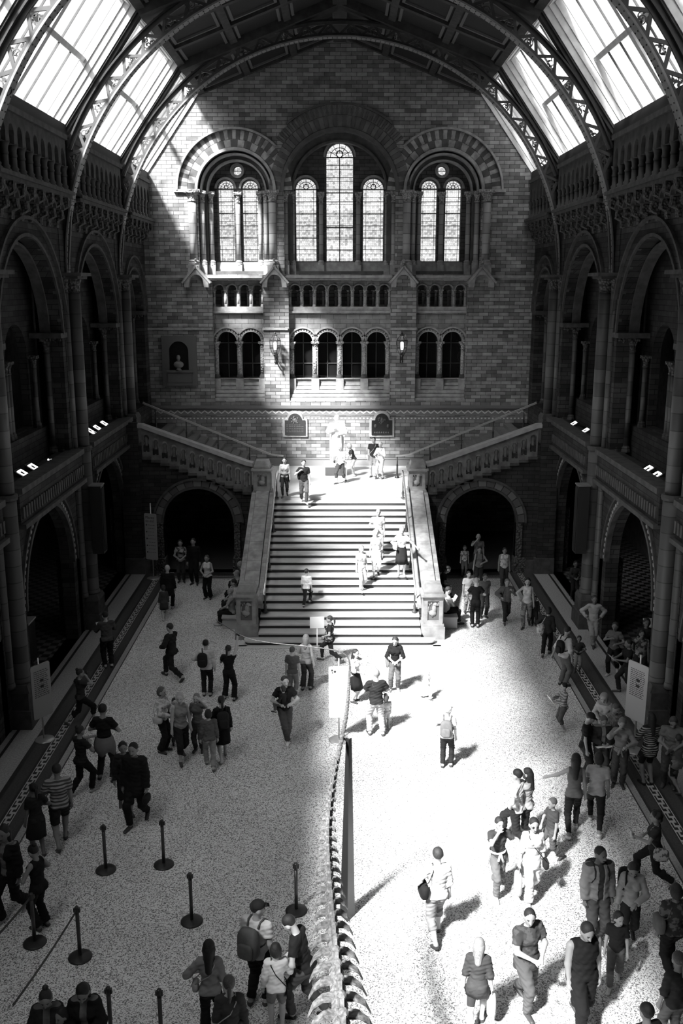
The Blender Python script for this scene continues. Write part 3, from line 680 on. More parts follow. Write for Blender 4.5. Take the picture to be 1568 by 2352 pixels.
# ================================================================ central stair
st = thing('staircase', 'broad stone staircase climbing to the landing with the white statue', 'staircase', (0, YS, 0))
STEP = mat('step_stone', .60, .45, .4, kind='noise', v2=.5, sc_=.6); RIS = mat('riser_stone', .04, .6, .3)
for k in range(NST):
    y = YS+TREAD*k; z = RISE*k
    hw = 2.56
    if k == 0:
        pts = [(-3.0, y+.35)]+[(-2.75-.25*math.cos(PI/2*i/8), y+.25-.25*math.sin(PI/2*i/8)) for i in range(9)]+[(2.75+.25*math.sin(PI/2*i/8), y+.25-.25*math.cos(PI/2*i/8)) for i in range(9)]+[(3.0, y+.35), (2.6, y+TREAD), (-2.6, y+TREAD)]
        n = len(pts)
        b = MB().add([(p[0], p[1], .1) for p in pts]+[(p[0], p[1], RISE) for p in pts], [tuple(range(n)), tuple(range(2*n-1, n-1, -1))]+[(i, (i+1) % n, n+(i+1) % n, n+i) for i in range(n)])
        o = b.build('step', STEP, st)
        c = MB().add([(p[0]*.99, p[1]+.03, 0) for p in pts]+[(p[0]*.99, p[1]+.03, .1) for p in pts], [tuple(range(n)), tuple(range(2*n-1, n-1, -1))]+[(i, (i+1) % n, n+(i+1) % n, n+i) for i in range(n)]); c.build('riser', RIS, st)
        continue
    yb = y+TREAD+.05 if k < NST-1 else YL+6.3
    MB().box(-hw, hw, y-.035, y+.03 if k == NST-1 else yb, z+RISE-.045, z+RISE).build('step', STEP, st)
    MB().box(-hw, hw, y, y+.05, z, z+RISE-.045).build('riser', RIS, st)
MB().box(-3.3, 3.3, YL-.02, YB, LAND-.2, LAND-.001).build('landing', mat('landing_stone', .66, .5, .3, kind='noise', v2=.58, sc_=.5), st)
struct('trim_100', MB().box(-3.15, 3.15, 27.83, 28.1, 0, .015).box(-3.35, -2.9, 28.0, 28.45, 0, .015).box(2.9, 3.35, 28.0, 28.45, 0, .015), mat('kerb_light', .62, .5))
def nose(y): return RISE+(y-YS)*RISE/TREAD
COP = mat('coping_tiles', .36, .6, .35, kind='noise', v2=.2, sc_=.8)
for sx in (-1, 1):
    s = pl[sx]
    t = thing('stair_wall', '%s sloping stone parapet of the main staircase, tiled coping on top' % s, 'parapet', (sx*2.9, 29.3, 0), group='sloping parapets beside the main staircase')
    y0, y1 = 29.3, 35.55
    MB().panel(YZ, [(y0, 0), (y1, 0), (y1, nose(y1)+.2), (y0, nose(y0)+.2)], [], sx*2.56, sx*3.28).build('wall_slab', STONE_S if sx > 0 else STONE_S, t)
    c = MB()
    for a, b, hgt in ((2.5, 2.66, .34), (2.68, 3.16, .42), (3.18, 3.34, .34)):
        n = 12
        for k in range(n):
            ya, yb_ = y0+(y1-y0)*k/n+.006, y0+(y1-y0)*(k+1)/n-.006
            c.panel(YZ, [(ya, nose(ya)+.18), (yb_, nose(yb_)+.18), (yb_, nose(yb_)+hgt), (ya, nose(ya)+hgt)], [], sx*a, sx*b)
    c.build('coping', COP, t)
    # handrail on balusters, inside
    t = thing('handrail', '%s polished handrail on turned posts along the main staircase' % s, 'handrail', (sx*2.4, 29.2, 0), group='handrails of the main staircase')
    MB().tube([(sx*2.42, y, nose(y)+.86) for y in np.linspace(29.0, 35.9, 8)]+[(sx*2.42, 36.3, LAND+.9)], .035, 8).build('rail', mat('brass', .75, .25, .5, metal=.8), t, True)
    for y in (29.5, 31.6, 33.8, 35.9):
        z = nose(y)-.08
        MB().lathe(sx*2.42, y, z, [(.09, 0), (.09, .03), (.04, .08), (.05, .2), (.025, .3), (.03, .6), (.02, .9)], 8).build('post', IRON, t, True)
def newel(x, y, z0, h, lbl, w=.37):
    t = thing('newel_pillar', lbl, 'pillar', (x, y, z0), group='square carved newel pillars'); DRESS = mat('newel_stone', .33, .75, .3, kind='noise', v2=.22)
    MB().box(x-w, x+w, y-w, y+w, z0, z0+.42).box(x-w+.03, x+w-.03, y-w+.03, y+w-.03, z0+.42, z0+.5).build('plinth', DRESS, t)
    u = w-.07; zt = z0+h-.42
    MB().box(x-u, x+u, y-u+.04, y+u-.04, z0+.5, zt).build('core', mat('newel_recess_shade', .12, .8), t)  # recess shade put into the darker colour of the core
    fr = MB()
    for sy in (-1, 1):
        fr.panel(lambda a, b, d: (a, d, b), rect(x-u, x+u, z0+.5, zt), [rect(x-u+.12, x+u-.12, z0+.62, zt-.1)], y+sy*u, y+sy*(u-.06))
    for sx in (-1, 1):
        fr.panel(YZ, rect(y-u+.05, y+u-.05, z0+.5, zt), [rect(y-u+.16, y+u-.16, z0+.62, zt-.1)], x+sx*u, x+sx*(u+.03))
    fr.build('frame', DRESS, t)
    MB().box(x-w+.02, x+w-.02, y-w+.02, y+w-.02, zt, zt+.06).box(x-w-.03, x+w+.03, y-w-.03, y+w+.03, zt+.06, zt+.13).box(x-w+.06, x+w-.06, y-w+.06, y+w-.06, zt+.13, zt+.22).taper(x, y, zt+.22, zt+.42, w-.08, w-.08, w-.13, w-.13).build('cap', DRESS, t)
    zc = (z0+.6+zt)/2; b = MB(); yf = y-u+.03
    b.ball((x-.02, yf, zc-.12), (.13, .05, .1)).ball((x+.03, yf, zc+.02), (.08, .05, .14)).ball((x+.06, yf-.01, zc+.17), (.07, .05, .06)).ball((x+.12, yf-.01, zc+.15), (.06, .03, .03))
    b.tube([(x+.02, yf, zc-.02), (x-.03, yf-.02, zc-.14), (x-.03, yf, zc-.24)], .03, 6).tube([(x-.1, yf, zc-.15), (x-.17, yf, zc-.05), (x-.15, yf, zc+.1)], .02, 6)
    for k in range(7): b.ball((x-.17+.055*k, yf, zc+.2-.05*(k % 2)), (.025, .02, .035), 6, 4)
    b.build('relief', DRESS, t, True)
newel(-2.95, 28.95, 0, 1.78, 'left carved newel pillar at the foot of the main staircase')
newel(2.95, 28.95, 0, 1.78, 'right carved newel pillar at the foot of the main staircase')
newel(-2.95, 35.95, 2.85, 1.6, 'left carved newel pillar at the top of the main staircase'); newel(2.95, 35.95, 2.85, 1.6, 'right carved newel pillar at the top of the main staircase')
# ---------------------------------------------------------------- side flights
FX0, FX1, NF = 3.0, 7.6, 13; FR = (4.95-LAND)/NF; FT = (FX1-FX0)/NF
for sx in (-1, 1):
    s = pl[sx]
    t = thing('stair_flight', 'dim stone flight climbing to the %s from the statue landing' % s, 'stairs', (sx*FX0, 39, LAND), group='upper flights either side of the landing')
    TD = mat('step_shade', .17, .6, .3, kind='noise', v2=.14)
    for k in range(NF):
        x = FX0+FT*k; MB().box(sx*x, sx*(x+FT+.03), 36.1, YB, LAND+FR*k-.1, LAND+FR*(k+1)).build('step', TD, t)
    struct('ceiling', MB().box(sx*7.6, sx*8.9, 35.9, YB, 4.7, 4.95), STONE_S)
    # front wall of the flight with its arched passage
    zf = lambda x: LAND+(x-FX0)*FR/FT
    outer = [(sx*2.6, 0), (sx*8.35, 0), (sx*8.35, 5.0)]+[(sx*7.6, 5.0)]
    for k in range(NF-1, -1, -1): outer += [(sx*(FX0+FT*(k+1)), zf(FX0+FT*k)+.2), (sx*(FX0+FT*k), zf(FX0+FT*k)+.2)]
    outer += [(sx*2.6, LAND)]
    cxa = sx*5.45
    struct('wall_stair_'+s, MB().panel(XZ, outer, [arch(cxa, 1.36, -.01, 2.0, 22)], 35.9, 36.3), STONE_S)
    struct('trim_101', MB().arc(XZ, (cxa, 2.0), 1.34, 1.42, 0, PI, 35.84, 36.0, 30).arc(XZ, (cxa, 2.0), 1.68, 1.76, 0, PI, 35.8, 35.95, 30), DRESS_D)
    A, B = MB(), MB()
    for k in range(15): (A if k % 2 else B).arc(XZ, (cxa, 2.0), 1.43, 1.67, PI*k/15+.01, PI*(k+1)/15-.01, 35.86, 36, 3)
    struct('trim_102', A, mat('arch_block', .15, .8)); struct('trim_103', B, mat('arch_block2', .09, .8))
    for dx in (-1, 1): struct('trim_104', MB().box(cxa+dx*1.36, cxa+dx*1.6, 35.82, 36.2, .6, 2.0).box(cxa+dx*1.3, cxa+dx*1.75, 35.7, 36.2, 0, .6), CARVE_D)
    struct('baseboard_'+s, MB().box(sx*2.6, cxa-sx*1.75, 35.7, 35.9, 0, .5).box(cxa+sx*1.75, sx*8.3, 35.7, 35.9, 0, .5).box(sx*7.55, sx*8.3, 35.62, 35.9, 0, .62), DRESS_D)
    struct('wall_stair_'+s, MB().box(sx*7.62, sx*8.3, 35.72, 35.92, .5, 5.9), STONE_S)
    struct('wall_passage_'+s, MB().box(sx*3.3, sx*3.5, 36.3, YB, 0, 3).box(sx*8.3, sx*8.4, 36.3, YB, 0, 3), STONE_S)
    # sloping balustrade
    t = thing('stair_balustrade', '%s arcaded balustrade sloping up along the side flight' % s, 'balustrade', (sx*3.4, 36, LAND), group='arcaded balustrades of the side flights')
    NB = 12; bx0, bx1 = 3.38, 7.5; bs = (bx1-bx0)/NB; zb = lambda x: 3.2+(x-3.38)*(1.5/4.15)
    hs = []; lo = [(sx*bx0, zb(bx0)-.12)]; 
    for k in range(NB):
        xc = bx0+bs*(k+.5); z = zb(xc); w = bs*.33
        hs.append([(sx*(xc-w), z+.14)]+[(sx*(xc-w*math.cos(PI*q/8)), z+.68+w*math.sin(PI*q/8)) for q in range(9)]+[(sx*(xc+w), z+.14)])
    MB().panel(XZ, [(sx*bx0, zb(bx0)-.1), (sx*bx1, zb(bx1)-.1), (sx*bx1, zb(bx1)+1.0), (sx*bx0, zb(bx0)+1.0)], hs, 35.88, 36.12).build('panel', mat('balustrade_stone', .17, .8, .2, kind='noise', v2=.1), t)
    for k in range(NB):
        xc = bx0+bs*(k+.5); z = zb(xc)
        MB().lathe(sx*xc, 35.98, z+.12, [(.09, 0), (.09, .05), (.06, .08), (.075, .25), (.06, .4), (.09, .5), (.05, .58)], 8).build('baluster', mat('balustrade_stone'), t, True)
        MB().box(sx*(xc-bs*.5), sx*(xc+bs*.5), 35.8, 35.9, z-.14, z-.05).build('step_nosing', DRESS_D, t)
    MB().panel(XZ, [(sx*3.3, 4.2), (sx*3.55, 4.25), (sx*7.45, 5.68), (sx*7.9, 5.72), (sx*7.9, 5.84), (sx*7.45, 5.82), (sx*3.5, 4.4), (sx*3.3, 4.35)], [], 35.78, 36.2).build('coping', mat('rail_stone', .36, .5, .4, kind='noise', v2=.28), t, label='smooth rounded coping')
    t = thing('handrail', '%s metal handrail on posts down the middle of the side flight' % s, 'handrail', (sx*2.35, 39.4, LAND), group='middle handrails of the side flights')
    MB().bar((sx*2.35, 39.4, 3.98), (sx*2.9, 39.4, 4.05), .09, .06).bar((sx*2.9, 39.4, 4.05), (sx*8.1, 39.4, 6.2), .09, .07).build('rail', mat('rail_metal', .5, .35, .5, metal=.4), t)
    for x in (2.4, 3.75, 5.05, 6.35, 7.6):
        z = LAND if x < 3 else zf(x)
        MB().lathe(sx*x, 39.4, z, [(.1, 0), (.09, .04), (.035, .1), (.035, .5), (.045, .52), (.025, .6), (.025, .95 if x < 3 else max(.6, 4.05+(x-2.9)*(2.15/5.2)-z))], 8).build('post', BLACK, t, True)
# ================================================================ fixtures and objects
def ground_z(px, py):
    d = ray(px, py); t = 5.0; 
    while t < 60:
        p = Vector((d.x*t, d.y*t, CH+d.z*t)); g = 0.
        if abs(p.x) < 2.56 and YS <= p.y < YL: g = RISE*(int((p.y-YS)/TREAD)+1)
        if abs(p.x) < 3.0 and p.y >= YL: g = LAND
        elif 3.0 <= abs(p.x) < 7.6 and p.y >= 36.1: g = LAND+FR*(int((abs(p.x)-FX0)/FT)+1)
        elif abs(p.x) >= 7.6 and p.y >= 35.9: g = 4.95
        if p.z <= g: return g
        t += .02
    return 0.
# wall lanterns
LAMPG = mat('lantern_glass_lit', .7, .3, kind='emit', sc_=2.0)
def lantern(x, lbl, lit):
    y = YB-.42
    t = thing('wall_lantern', lbl, 'lantern', (x, YB, 7.9), group='octagonal lanterns on the end-wall pilasters')
    b = MB().tube([(x, YB, 7.72), (x, YB-.2, 7.66), (x, y, 7.75), (x, y, 7.95)], .03, 6).tube([(x, YB, 7.95), (x, YB-.22, 7.82), (x, y, 7.9)], .018, 5).lathe(x, y, 7.6, [(.01, 0), (.06, .08), (.03, .16), (.05, .3), (.09, .38)], 8).box(x-.06, x+.06, YB-.05, YB, 7.6, 8.05); b.build('bracket', BLACK, t)
    fr = MB(); ri = [(.13, 8.02), (.23, 8.28), (.25, 8.6)]
    for k in range(8):
        a = PI/8+k*PI/4; c, s = math.cos(a), math.sin(a); c2, s2 = math.cos(a+PI/4), math.sin(a+PI/4)
        fr.tube([(x+r*c, y+r*s, z) for r, z in ri]+[(x+.1*c, y+.1*s, 8.8)], .011, 4)
        for r, z in ri: fr.tube([(x+r*c, y+r*s, z), (x+r*c2, y+r*s2, z)], .012, 4)
        fr.ball((x+.1*c, y+.1*s, 8.84), .02, 5, 4)
    fr.lathe(x, y, 8.8, [(.11, 0), (.05, .06), (.05, .1), (.01, .16)], 8); fr.build('frame', BLACK, t)
    MB().lathe(x, y, 8.04, [(.12, 0), (.22, .24), (.24, .55), (.1, .76)], 8, PI/8, 2*PI+PI/8).build('glass', GLASS, t)
    MB().lathe(x, y, 8.2, [(.05, 0), (.07, .06), (.07, .3), (.03, .34)], 8).build('light_bulb', LAMPG, t)
    return t
lantern(-2.78, 'octagonal wall lantern on the bright left pilaster', 1); lantern(2.68, 'octagonal wall lantern on the darker right pilaster, glowing', 1)
# commemorative plaques
def plaque(x, lbl, dark):
    t = thing('wall_plaque', lbl, 'plaque', (x, YB, 4.8), group='arched bronze plaques either side of the statue')
    def sh(w, z0, z1, r): return [(x-w, z0), (x-w, z1), (x-r, z1)]+[(x-r*math.cos(PI*i/12), z1+r*math.sin(PI*i/12)) for i in range(1, 12)]+[(x+r, z1), (x+w, z1), (x+w, z0)]
    MB().panel(XZ, sh(.55, 4.36, 5.16, .36), [], YB-.07, YB).build('frame', DRESS, t)
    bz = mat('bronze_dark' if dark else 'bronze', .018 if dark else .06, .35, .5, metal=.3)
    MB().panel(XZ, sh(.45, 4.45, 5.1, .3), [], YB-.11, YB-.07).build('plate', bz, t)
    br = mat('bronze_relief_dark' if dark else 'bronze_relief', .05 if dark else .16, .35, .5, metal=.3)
    b = MB(); rnd = random.Random(3)
    if not dark:
        for k in range(5):
            for j in range(7 if k else 6): w = rnd.uniform(.03, .05); xx = x-.38+.11*j; b.box(xx, xx+w*2, YB-.118, YB-.11, 4.88-.075*k, 4.905-.075*k)
    else:
        b.ball((x-.28, YB-.12, 4.85), (.07, .03, .08)).ball((x+.28, YB-.12, 4.85), (.07, .03, .08))
        for k in range(7): b.ball((x-.3+.1*k, YB-.11, 4.55), (.05, .02, .04))
    b.build('lettering' if not dark else 'relief_figures', br, t)
    b = MB()
    for k in range(22): a = rnd.uniform(0, 6.28); r = rnd.uniform(.02, .17); b.ball((x+r*math.cos(a), YB-.12, 5.12+r*math.sin(a)), (.035, .02, .04), 6, 4)
    b.ball((x, YB-.12, 5.1), (.07, .03, .09)); b.build('coat_of_arms', br, t)
plaque(-1.98, 'bronze plaque with coat of arms and lettering, left of the statue', False); plaque(1.86, 'darker bronze plaque with relief figures, right of the statue', True)
# bust niche on the left of the end wall
t = thing('bust_niche', 'dark arched wall niche holding a bust, left end of the end wall', 'niche', (-7.0, YB, 6.7))
MB().panel(XZ, rect(-7.73, -6.22, 6.6, 8.78), [arch(-7.0, .42, 7.3, 8.12, 14)], YB-.1, YB).build('frame', mat('niche_slab', .12, .7), t)
MB().panel(XZ, arch(-7.0, .42, 7.3, 8.12, 14), [], YB-.02, YB+.0).build('recess', DARK, t)
MB().box(-7.55, -6.4, YB-.22, YB-.1, 7.2, 7.3).box(-7.5, -6.45, YB-.16, YB-.1, 6.75, 7.18).box(-7.55, -6.4, YB-.22, YB-.1, 6.64, 6.74).build('ledge', mat('niche_slab'), t)
BM_ = mat('bust_bronze', .16, .4, .5)
o = MB().lathe(-7.0, YB-.2, 7.3, [(.14, 0), (.1, .05), (.08, .1)], 10).ball((-7.0, YB-.2, 7.55), (.22, .12, .16), 12, 8).ball((-7.0, YB-.2, 7.72), (.07, .07, .1)).ball((-7.0, YB-.22, 7.85), (.09, .1, .12), 12, 8).build('portrait_bust', BM_, None, True)
tag(o, 'small bronze bust of a man standing in the wall niche', 'bust')
# speaker boxes and pedestals by the piers
for sx, y in ((-1, 30.), (1, 30.)):
    t = thing('speaker_column', 'tall black speaker box hanging on the %s pier' % pl[sx], 'speaker', (sx*7.72, y-.1, 3), group='tall black speaker boxes')
    MB().box(sx*7.55, sx*7.9, y-.42, y+.0, 2.55, 4.75).build('box', BLACK, t); MB().box(sx*7.53, sx*7.55, y-.38, y-.04, 2.62, 4.68).build('grille', mat('grille', .01, .9), t)
    MB().box(sx*7.53, sx*7.92, y-.44, y+.02, 4.75, 4.79).build('lid', mat('lid_grey', .16, .7), t); MB().box(sx*7.7, sx*7.9, y-.05, y+.05, 2.9, 4.2).build('bracket', BLACK, t)
for p, lb in ((at_z(47, 1424, 1.25), 'dark pedestal with pale top inside the left aisle arch'), (at_z(1512, 1429, 1.25), 'tall black display case with pale lid by the right pier')):
    t = thing('display_pedestal', lb, 'pedestal', (p.x, p.y, 0)); w = .32
    MB().box(p.x-w, p.x+w, p.y-w, p.y+w, 0, 1.2).box(p.x-w-.05, p.x+w+.05, p.y-w-.05, p.y+w+.05, 0, .12).build('cabinet', BLACK, t); MB().box(p.x-w-.03, p.x+w+.03, p.y-w-.03, p.y+w+.03, 1.2, 1.25).build('lid', mat('pale_lid', .35, .6), t)
# lit reading desks on the galleries
LIT = mat('lit_panel', .6, .5, kind='emit', sc_=2.2)
def desk(px, py, lbl, sx):
    p = at_x(px, py, sx*8.45)
    t = thing('exhibit_desk', lbl, 'display desk', (p.x, p.y, 4.95), group='lit reading desks on the galleries')
    x, y, z = p.x, p.y, p.z; d = sx
    MB().add([(x-.2*d, y-.24, z-.12), (x-.2*d, y+.24, z-.12), (x+.25*d, y+.24, z+.16), (x+.25*d, y-.24, z+.16), (x-.2*d, y-.24, 5.9), (x-.2*d, y+.24, 5.9), (x+.25*d, y+.24, 5.9), (x+.25*d, y-.24, 5.9)], [(0, 1, 2, 3), (4, 7, 6, 5), (0, 4, 5, 1), (1, 5, 6, 2), (2, 6, 7, 3), (3, 7, 4, 0)]).build('desk_box', BLACK, t)
    MB().box(x-.1, x+.1, y-.1, y+.1, 4.95, 5.92).build('stand', BLACK, t)
    u = lambda a, b, e: (x+d*(-.2+.45*a), y-.24+.48*b, z-.12+.28*a+e)
    def pn(a0, a1, b0, b1, e0, e1): return [u(a, b, e) for e in (e0, e1) for a, b in ((a0, b0), (a0, b1), (a1, b1), (a1, b0))]
    B6 = [(0, 1, 2, 3), (7, 6, 5, 4), (0, 4, 5, 1), (1, 5, 6, 2), (2, 6, 7, 3), (3, 7, 4, 0)]
    MB().add(pn(.15, .85, .14, .86, .005, .02), B6).build('lit_panel', LIT, t)
    MB().add(pn(.5, .7, .3, .5, .02, .03), B6).add(pn(.2, .4, .55, .75, .02, .03), B6).build('picture', mat('grey_print', .08, .7), t)
for a in ((60, 1091, 'lit desk on the near left gallery, lower of the two', -1), (84, 1077, 'lit desk on the near left gallery, beside the round one', -1), (213, 993, 'lit desk on the far left gallery, nearest the speaker pier', -1), (229, 986, 'lit desk on the far left gallery, middle of three', -1), (245, 976, 'lit desk on the far left gallery, nearest the stair head', -1),
          (1311, 977, 'lit desk on the far right gallery, nearest the stair head', 1), (1338, 993, 'lit desk on the far right gallery, next to the speaker pier', 1), (1480, 1082, 'lit desk on the near right gallery, upper of the two', 1), (1499, 1096, 'lit desk on the near right gallery, lower of the two', 1)): desk(*a)
for px, py, sx, lb in ((118, 1056, -1, 'small drum-shaped spotlight case on the near left gallery'), (1438, 1058, 1, 'small drum-shaped spotlight case on the near right gallery')):
    p = at_x(px, py, sx*8.45); t = thing('spotlight_case', lb, 'display case', (p.x, p.y, p.z-.3)); MB().lathe(p.x, p.y, 4.95, [(.14, 0), (.14, p.z-4.95)], 12).build('drum', mat('case_grey', .12, .5), t)
    MB().ball((p.x-.06, p.y-.08, p.z+.02), .03).ball((p.x+.03, p.y-.1, p.z+.02), .025).build('spot_bulbs', LIT, t)
# ---------------------------------------------------------------- signs
def text(s, size, loc, rot, m, parent, nm='lettering', al='LEFT'):
    c = bpy.data.curves.new('t', 'FONT'); c.body = s; c.size = size; c.extrude = .002; c.align_x = al; c.space_line = .85
    o = bpy.data.objects.new('t', c); COL.objects.link(o); dg = bpy.context.evaluated_depsgraph_get(); me = bpy.data.meshes.new_from_object(o.evaluated_get(dg)); bpy.data.objects.remove(o)
    me.name = nm; me.materials.clear(); me.materials.append(m); q = mesh_obj(nm, me, parent); q.location = loc; q.rotation_euler = rot; return q
INK = mat('ink', .03, .7); METAL = mat('satin_metal', .5, .3, .5, metal=.6)
def sign(px, py, rz, w, z0, z1, lbl, v, lines, title=None, base=.24, top=None):
    p = at_z(px, py, 0); t = thing('freestanding_sign', lbl, 'sign', p, math.radians(rz))
    o = lambda mb, nm, m, s=False: mb.build(nm, m, t, s, rel=False)
    o(MB().lathe(0, 0, 0, [(base, 0), (base, .012), (base-.03, .03), (.03, .035)], 24), 'base', METAL, True); o(MB().lathe(0, .03, .03, [(.02, 0), (.02, (top or z1+.1)-.03)], 10), 'pole', METAL, True)
    o(MB().panel(XZ, [(-w/2+.03, z0), (w/2-.03, z0), (w/2, z0+.03), (w/2, z1-.03), (w/2-.03, z1), (-w/2+.03, z1), (-w/2, z1-.03), (-w/2, z0+.03)], [], -.03, .0), 'board', mat('sign_%d' % round(v*100), v, .5), t)
    if title: text(title, .15*w/.5, (-w*.4, -.032, z1-.2*w/.5), (PI/2, 0, 0), INK, t)
    b = MB(); rnd = random.Random(px)
    for k in range(lines):
        z = z1-(.45 if title else .15)*w/.5-(z1-z0-.6*w/.5)*k/max(lines, 1)
        xx = -w*.22 if title else -w*.36
        while xx < w*.3: l = rnd.uniform(.03, .08); b.box(xx, min(xx+l, w*.38), -.034, -.03, z, z+.014); xx += l+.02
        if title and k % 2 == 0: b.box(-w*.38, -w*.29, -.034, -.03, z-.02, z+.035)
        elif not title and k in (5, 8): b.box(-w*.05, w*.12, -.034, -.03, z-.03, z+.03)
    if lines: b.build('lettering', INK, t, rel=False)
    return t
sign(352, 1328, -18, .5, .75, 2.55, 'tall pale sign headed Places to eat, beside the left stair arch', .34, 9, 'Places\nto eat', top=2.95)
sign(103, 1698, 55, .56, .62, 2.0, 'narrow grey information sign on a disc base, left border strip', .28, 14, top=2.15)
sign(1453, 1724, -60, .62, .8, 2.25, 'tall pale information sign on the right border strip, left of the striped dress', .34, 15, top=2.45)
t = sign(778, 1700, 2, .5, .62, 1.95, 'white freestanding notice board beside the tip of the skeleton tail', .85, 0, base=.26, top=2.15)
MB().ball((-.17, -.034, 1.86), (.02, .003, .03)).ball((-.1, -.034, 1.83), (.03, .003, .03)).ball((-.16, -.034, 1.80), (.015, .003, .02)).build('logo_mark', INK, t, rel=False)
b = MB()
for z in (1.83, 1.8, 1.4, 1.36, .95, .92): b.box(-.02, .16, -.034, -.03, z, z+.008)
b.build('lettering', mat('faint_print', .6, .7), t, rel=False)
p = at_z(728, 1490, 0); t = thing('placard_stand', 'small blank white placard on a pole at the foot of the staircase', 'sign', p, math.radians(4))
MB().lathe(0, 0, 0, [(.16, 0), (.16, .015), (.02, .03), (.018, .95)], 14).build('pole', PAPER, t, True, rel=False); MB().box(-.22, .22, -.03, -.015, .68, 1.05).build('board', PAPER, t, rel=False)
# ---------------------------------------------------------------- barrier posts
POSTM = mat('post_black', .035, .35, .5); DISC = mat('post_disc', .03, .4, .4)
def post(px, py, lbl):
    p = at_z(px, py, 0); t = thing('barrier_post', lbl, 'barrier post', p, 0, 'black retractable-belt barrier posts')
    for nm, prof, m in (('base', [(.2, 0), (.2, .015), (.17, .03), (.04, .05)], DISC), ('pole', [(.032, .04), (.032, .86)], POSTM), ('head', [(.036, .84), (.036, .95), (.03, .97)], BLACK)):
        MB().lathe(0, 0, 0, prof, 20).build(nm, m, t, True, rel=False)
    MB().box(-.055, .055, -.02, .02, .87, .94).build('belt_clip', BLACK, t, rel=False)
    return p
pp = [post(*a) for a in ((243, 1998, 'barrier post behind and left of another, in the upper left of the post group'), (376, 1986, 'barrier post at the upper right of the left post group, near the dark couple'), (440, 2116, 'lone barrier post between the capped man and the left posts'), (680, 2092, 'barrier post right behind the man holding a camera'),
      (184, 2198, 'barrier post with a belt pulled towards the bottom left'), (80, 2165, 'barrier post standing at the far left, in front of a girl in black'), (256, 2395, 'barrier post cut off at the bottom edge, left of the other one'), (371, 2400, 'barrier post cut off at the bottom edge, right of the other one'))]
def belt(a, b, lbl):
    n = 8; pts = [a.lerp(b, i/n)+Vector((0, 0, .9-.04*math.sin(PI*i/n))) for i in range(n+1)]
    o = MB()
    for q, r in zip(pts[:-1], pts[1:]): o.bar(q, r, .006, .05, up=(0, 0, 1))
    tag(o.build('barrier_belt', BLACK), lbl, 'barrier belt')
belt(pp[4], at_z(40, 2430, 0), 'black belt stretched from the post down to the bottom left corner'); belt(pp[5], at_z(-60, 2330, 0), 'black belt running off the left edge from the far left post')
# ---------------------------------------------------------------- benches beside the staircase
for sx in (-1, 1):
    t = thing('bench', 'plain bench along the %s side of the main staircase' % pl[sx], 'bench', (sx*3.6, 31.2, 0), group='benches beside the main staircase')
    MB().box(sx*3.36, sx*3.85, 29.5, 34.5, .36, .42).build('seat', mat('bench_pale', .4, .6), t)
    for y in (29.55, 32, 34.4): MB().box(sx*3.38, sx*3.83, y, y+.06, 0, .36).build('leg', mat('bench_pale'), t)
# ---------------------------------------------------------------- dinosaur skeleton tail
BONE = mat('fossil_bone', .19, .55, .3, kind='bone', v2=.05)
path = [(796, 2560, 3.45), (790, 2440, 3.3), (783, 2352, 3.25), (768, 2200, 3.1), (757, 2060, 3.0), (752, 1960, 3.0), (754, 1880, 3.1), (765, 1790, 3.3), (781, 1710, 3.5), (795, 1640, 3.6), (800, 1580, 3.65), (803, 1530, 3.65)]
pts = [at_z(a, b, c) for a, b, c in path]
def cr(P, n):
    out = []
    for i in range(len(P)-1):
        p0, p1, p2, p3 = P[max(i-1, 0)], P[i], P[i+1], P[min(i+2, len(P)-1)]
        for k in range(n):
            t = k/n; out.append(.5*((2*p1)+(p2-p0)*t+(2*p0-5*p1+4*p2-p3)*t*t+(3*p1-p0-3*p2+p3)*t**3))
    return out+[P[-1]]
cp_ = cr(pts, 12); acc = [0]
for a, b in zip(cp_[:-1], cp_[1:]): acc.append(acc[-1]+(b-a).length)
def along(s):
    s = min(max(s, 0), acc[-1]-1e-4)
    i = next(k for k in range(len(acc)-1) if acc[k+1] > s); u = (s-acc[i])/(acc[i+1]-acc[i]); return cp_[i].lerp(cp_[i+1], u)
tail = thing('dinosaur_skeleton', 'long dinosaur skeleton tail held aloft down the middle of the hall', 'skeleton', along(0))
s = 0.; k = 0
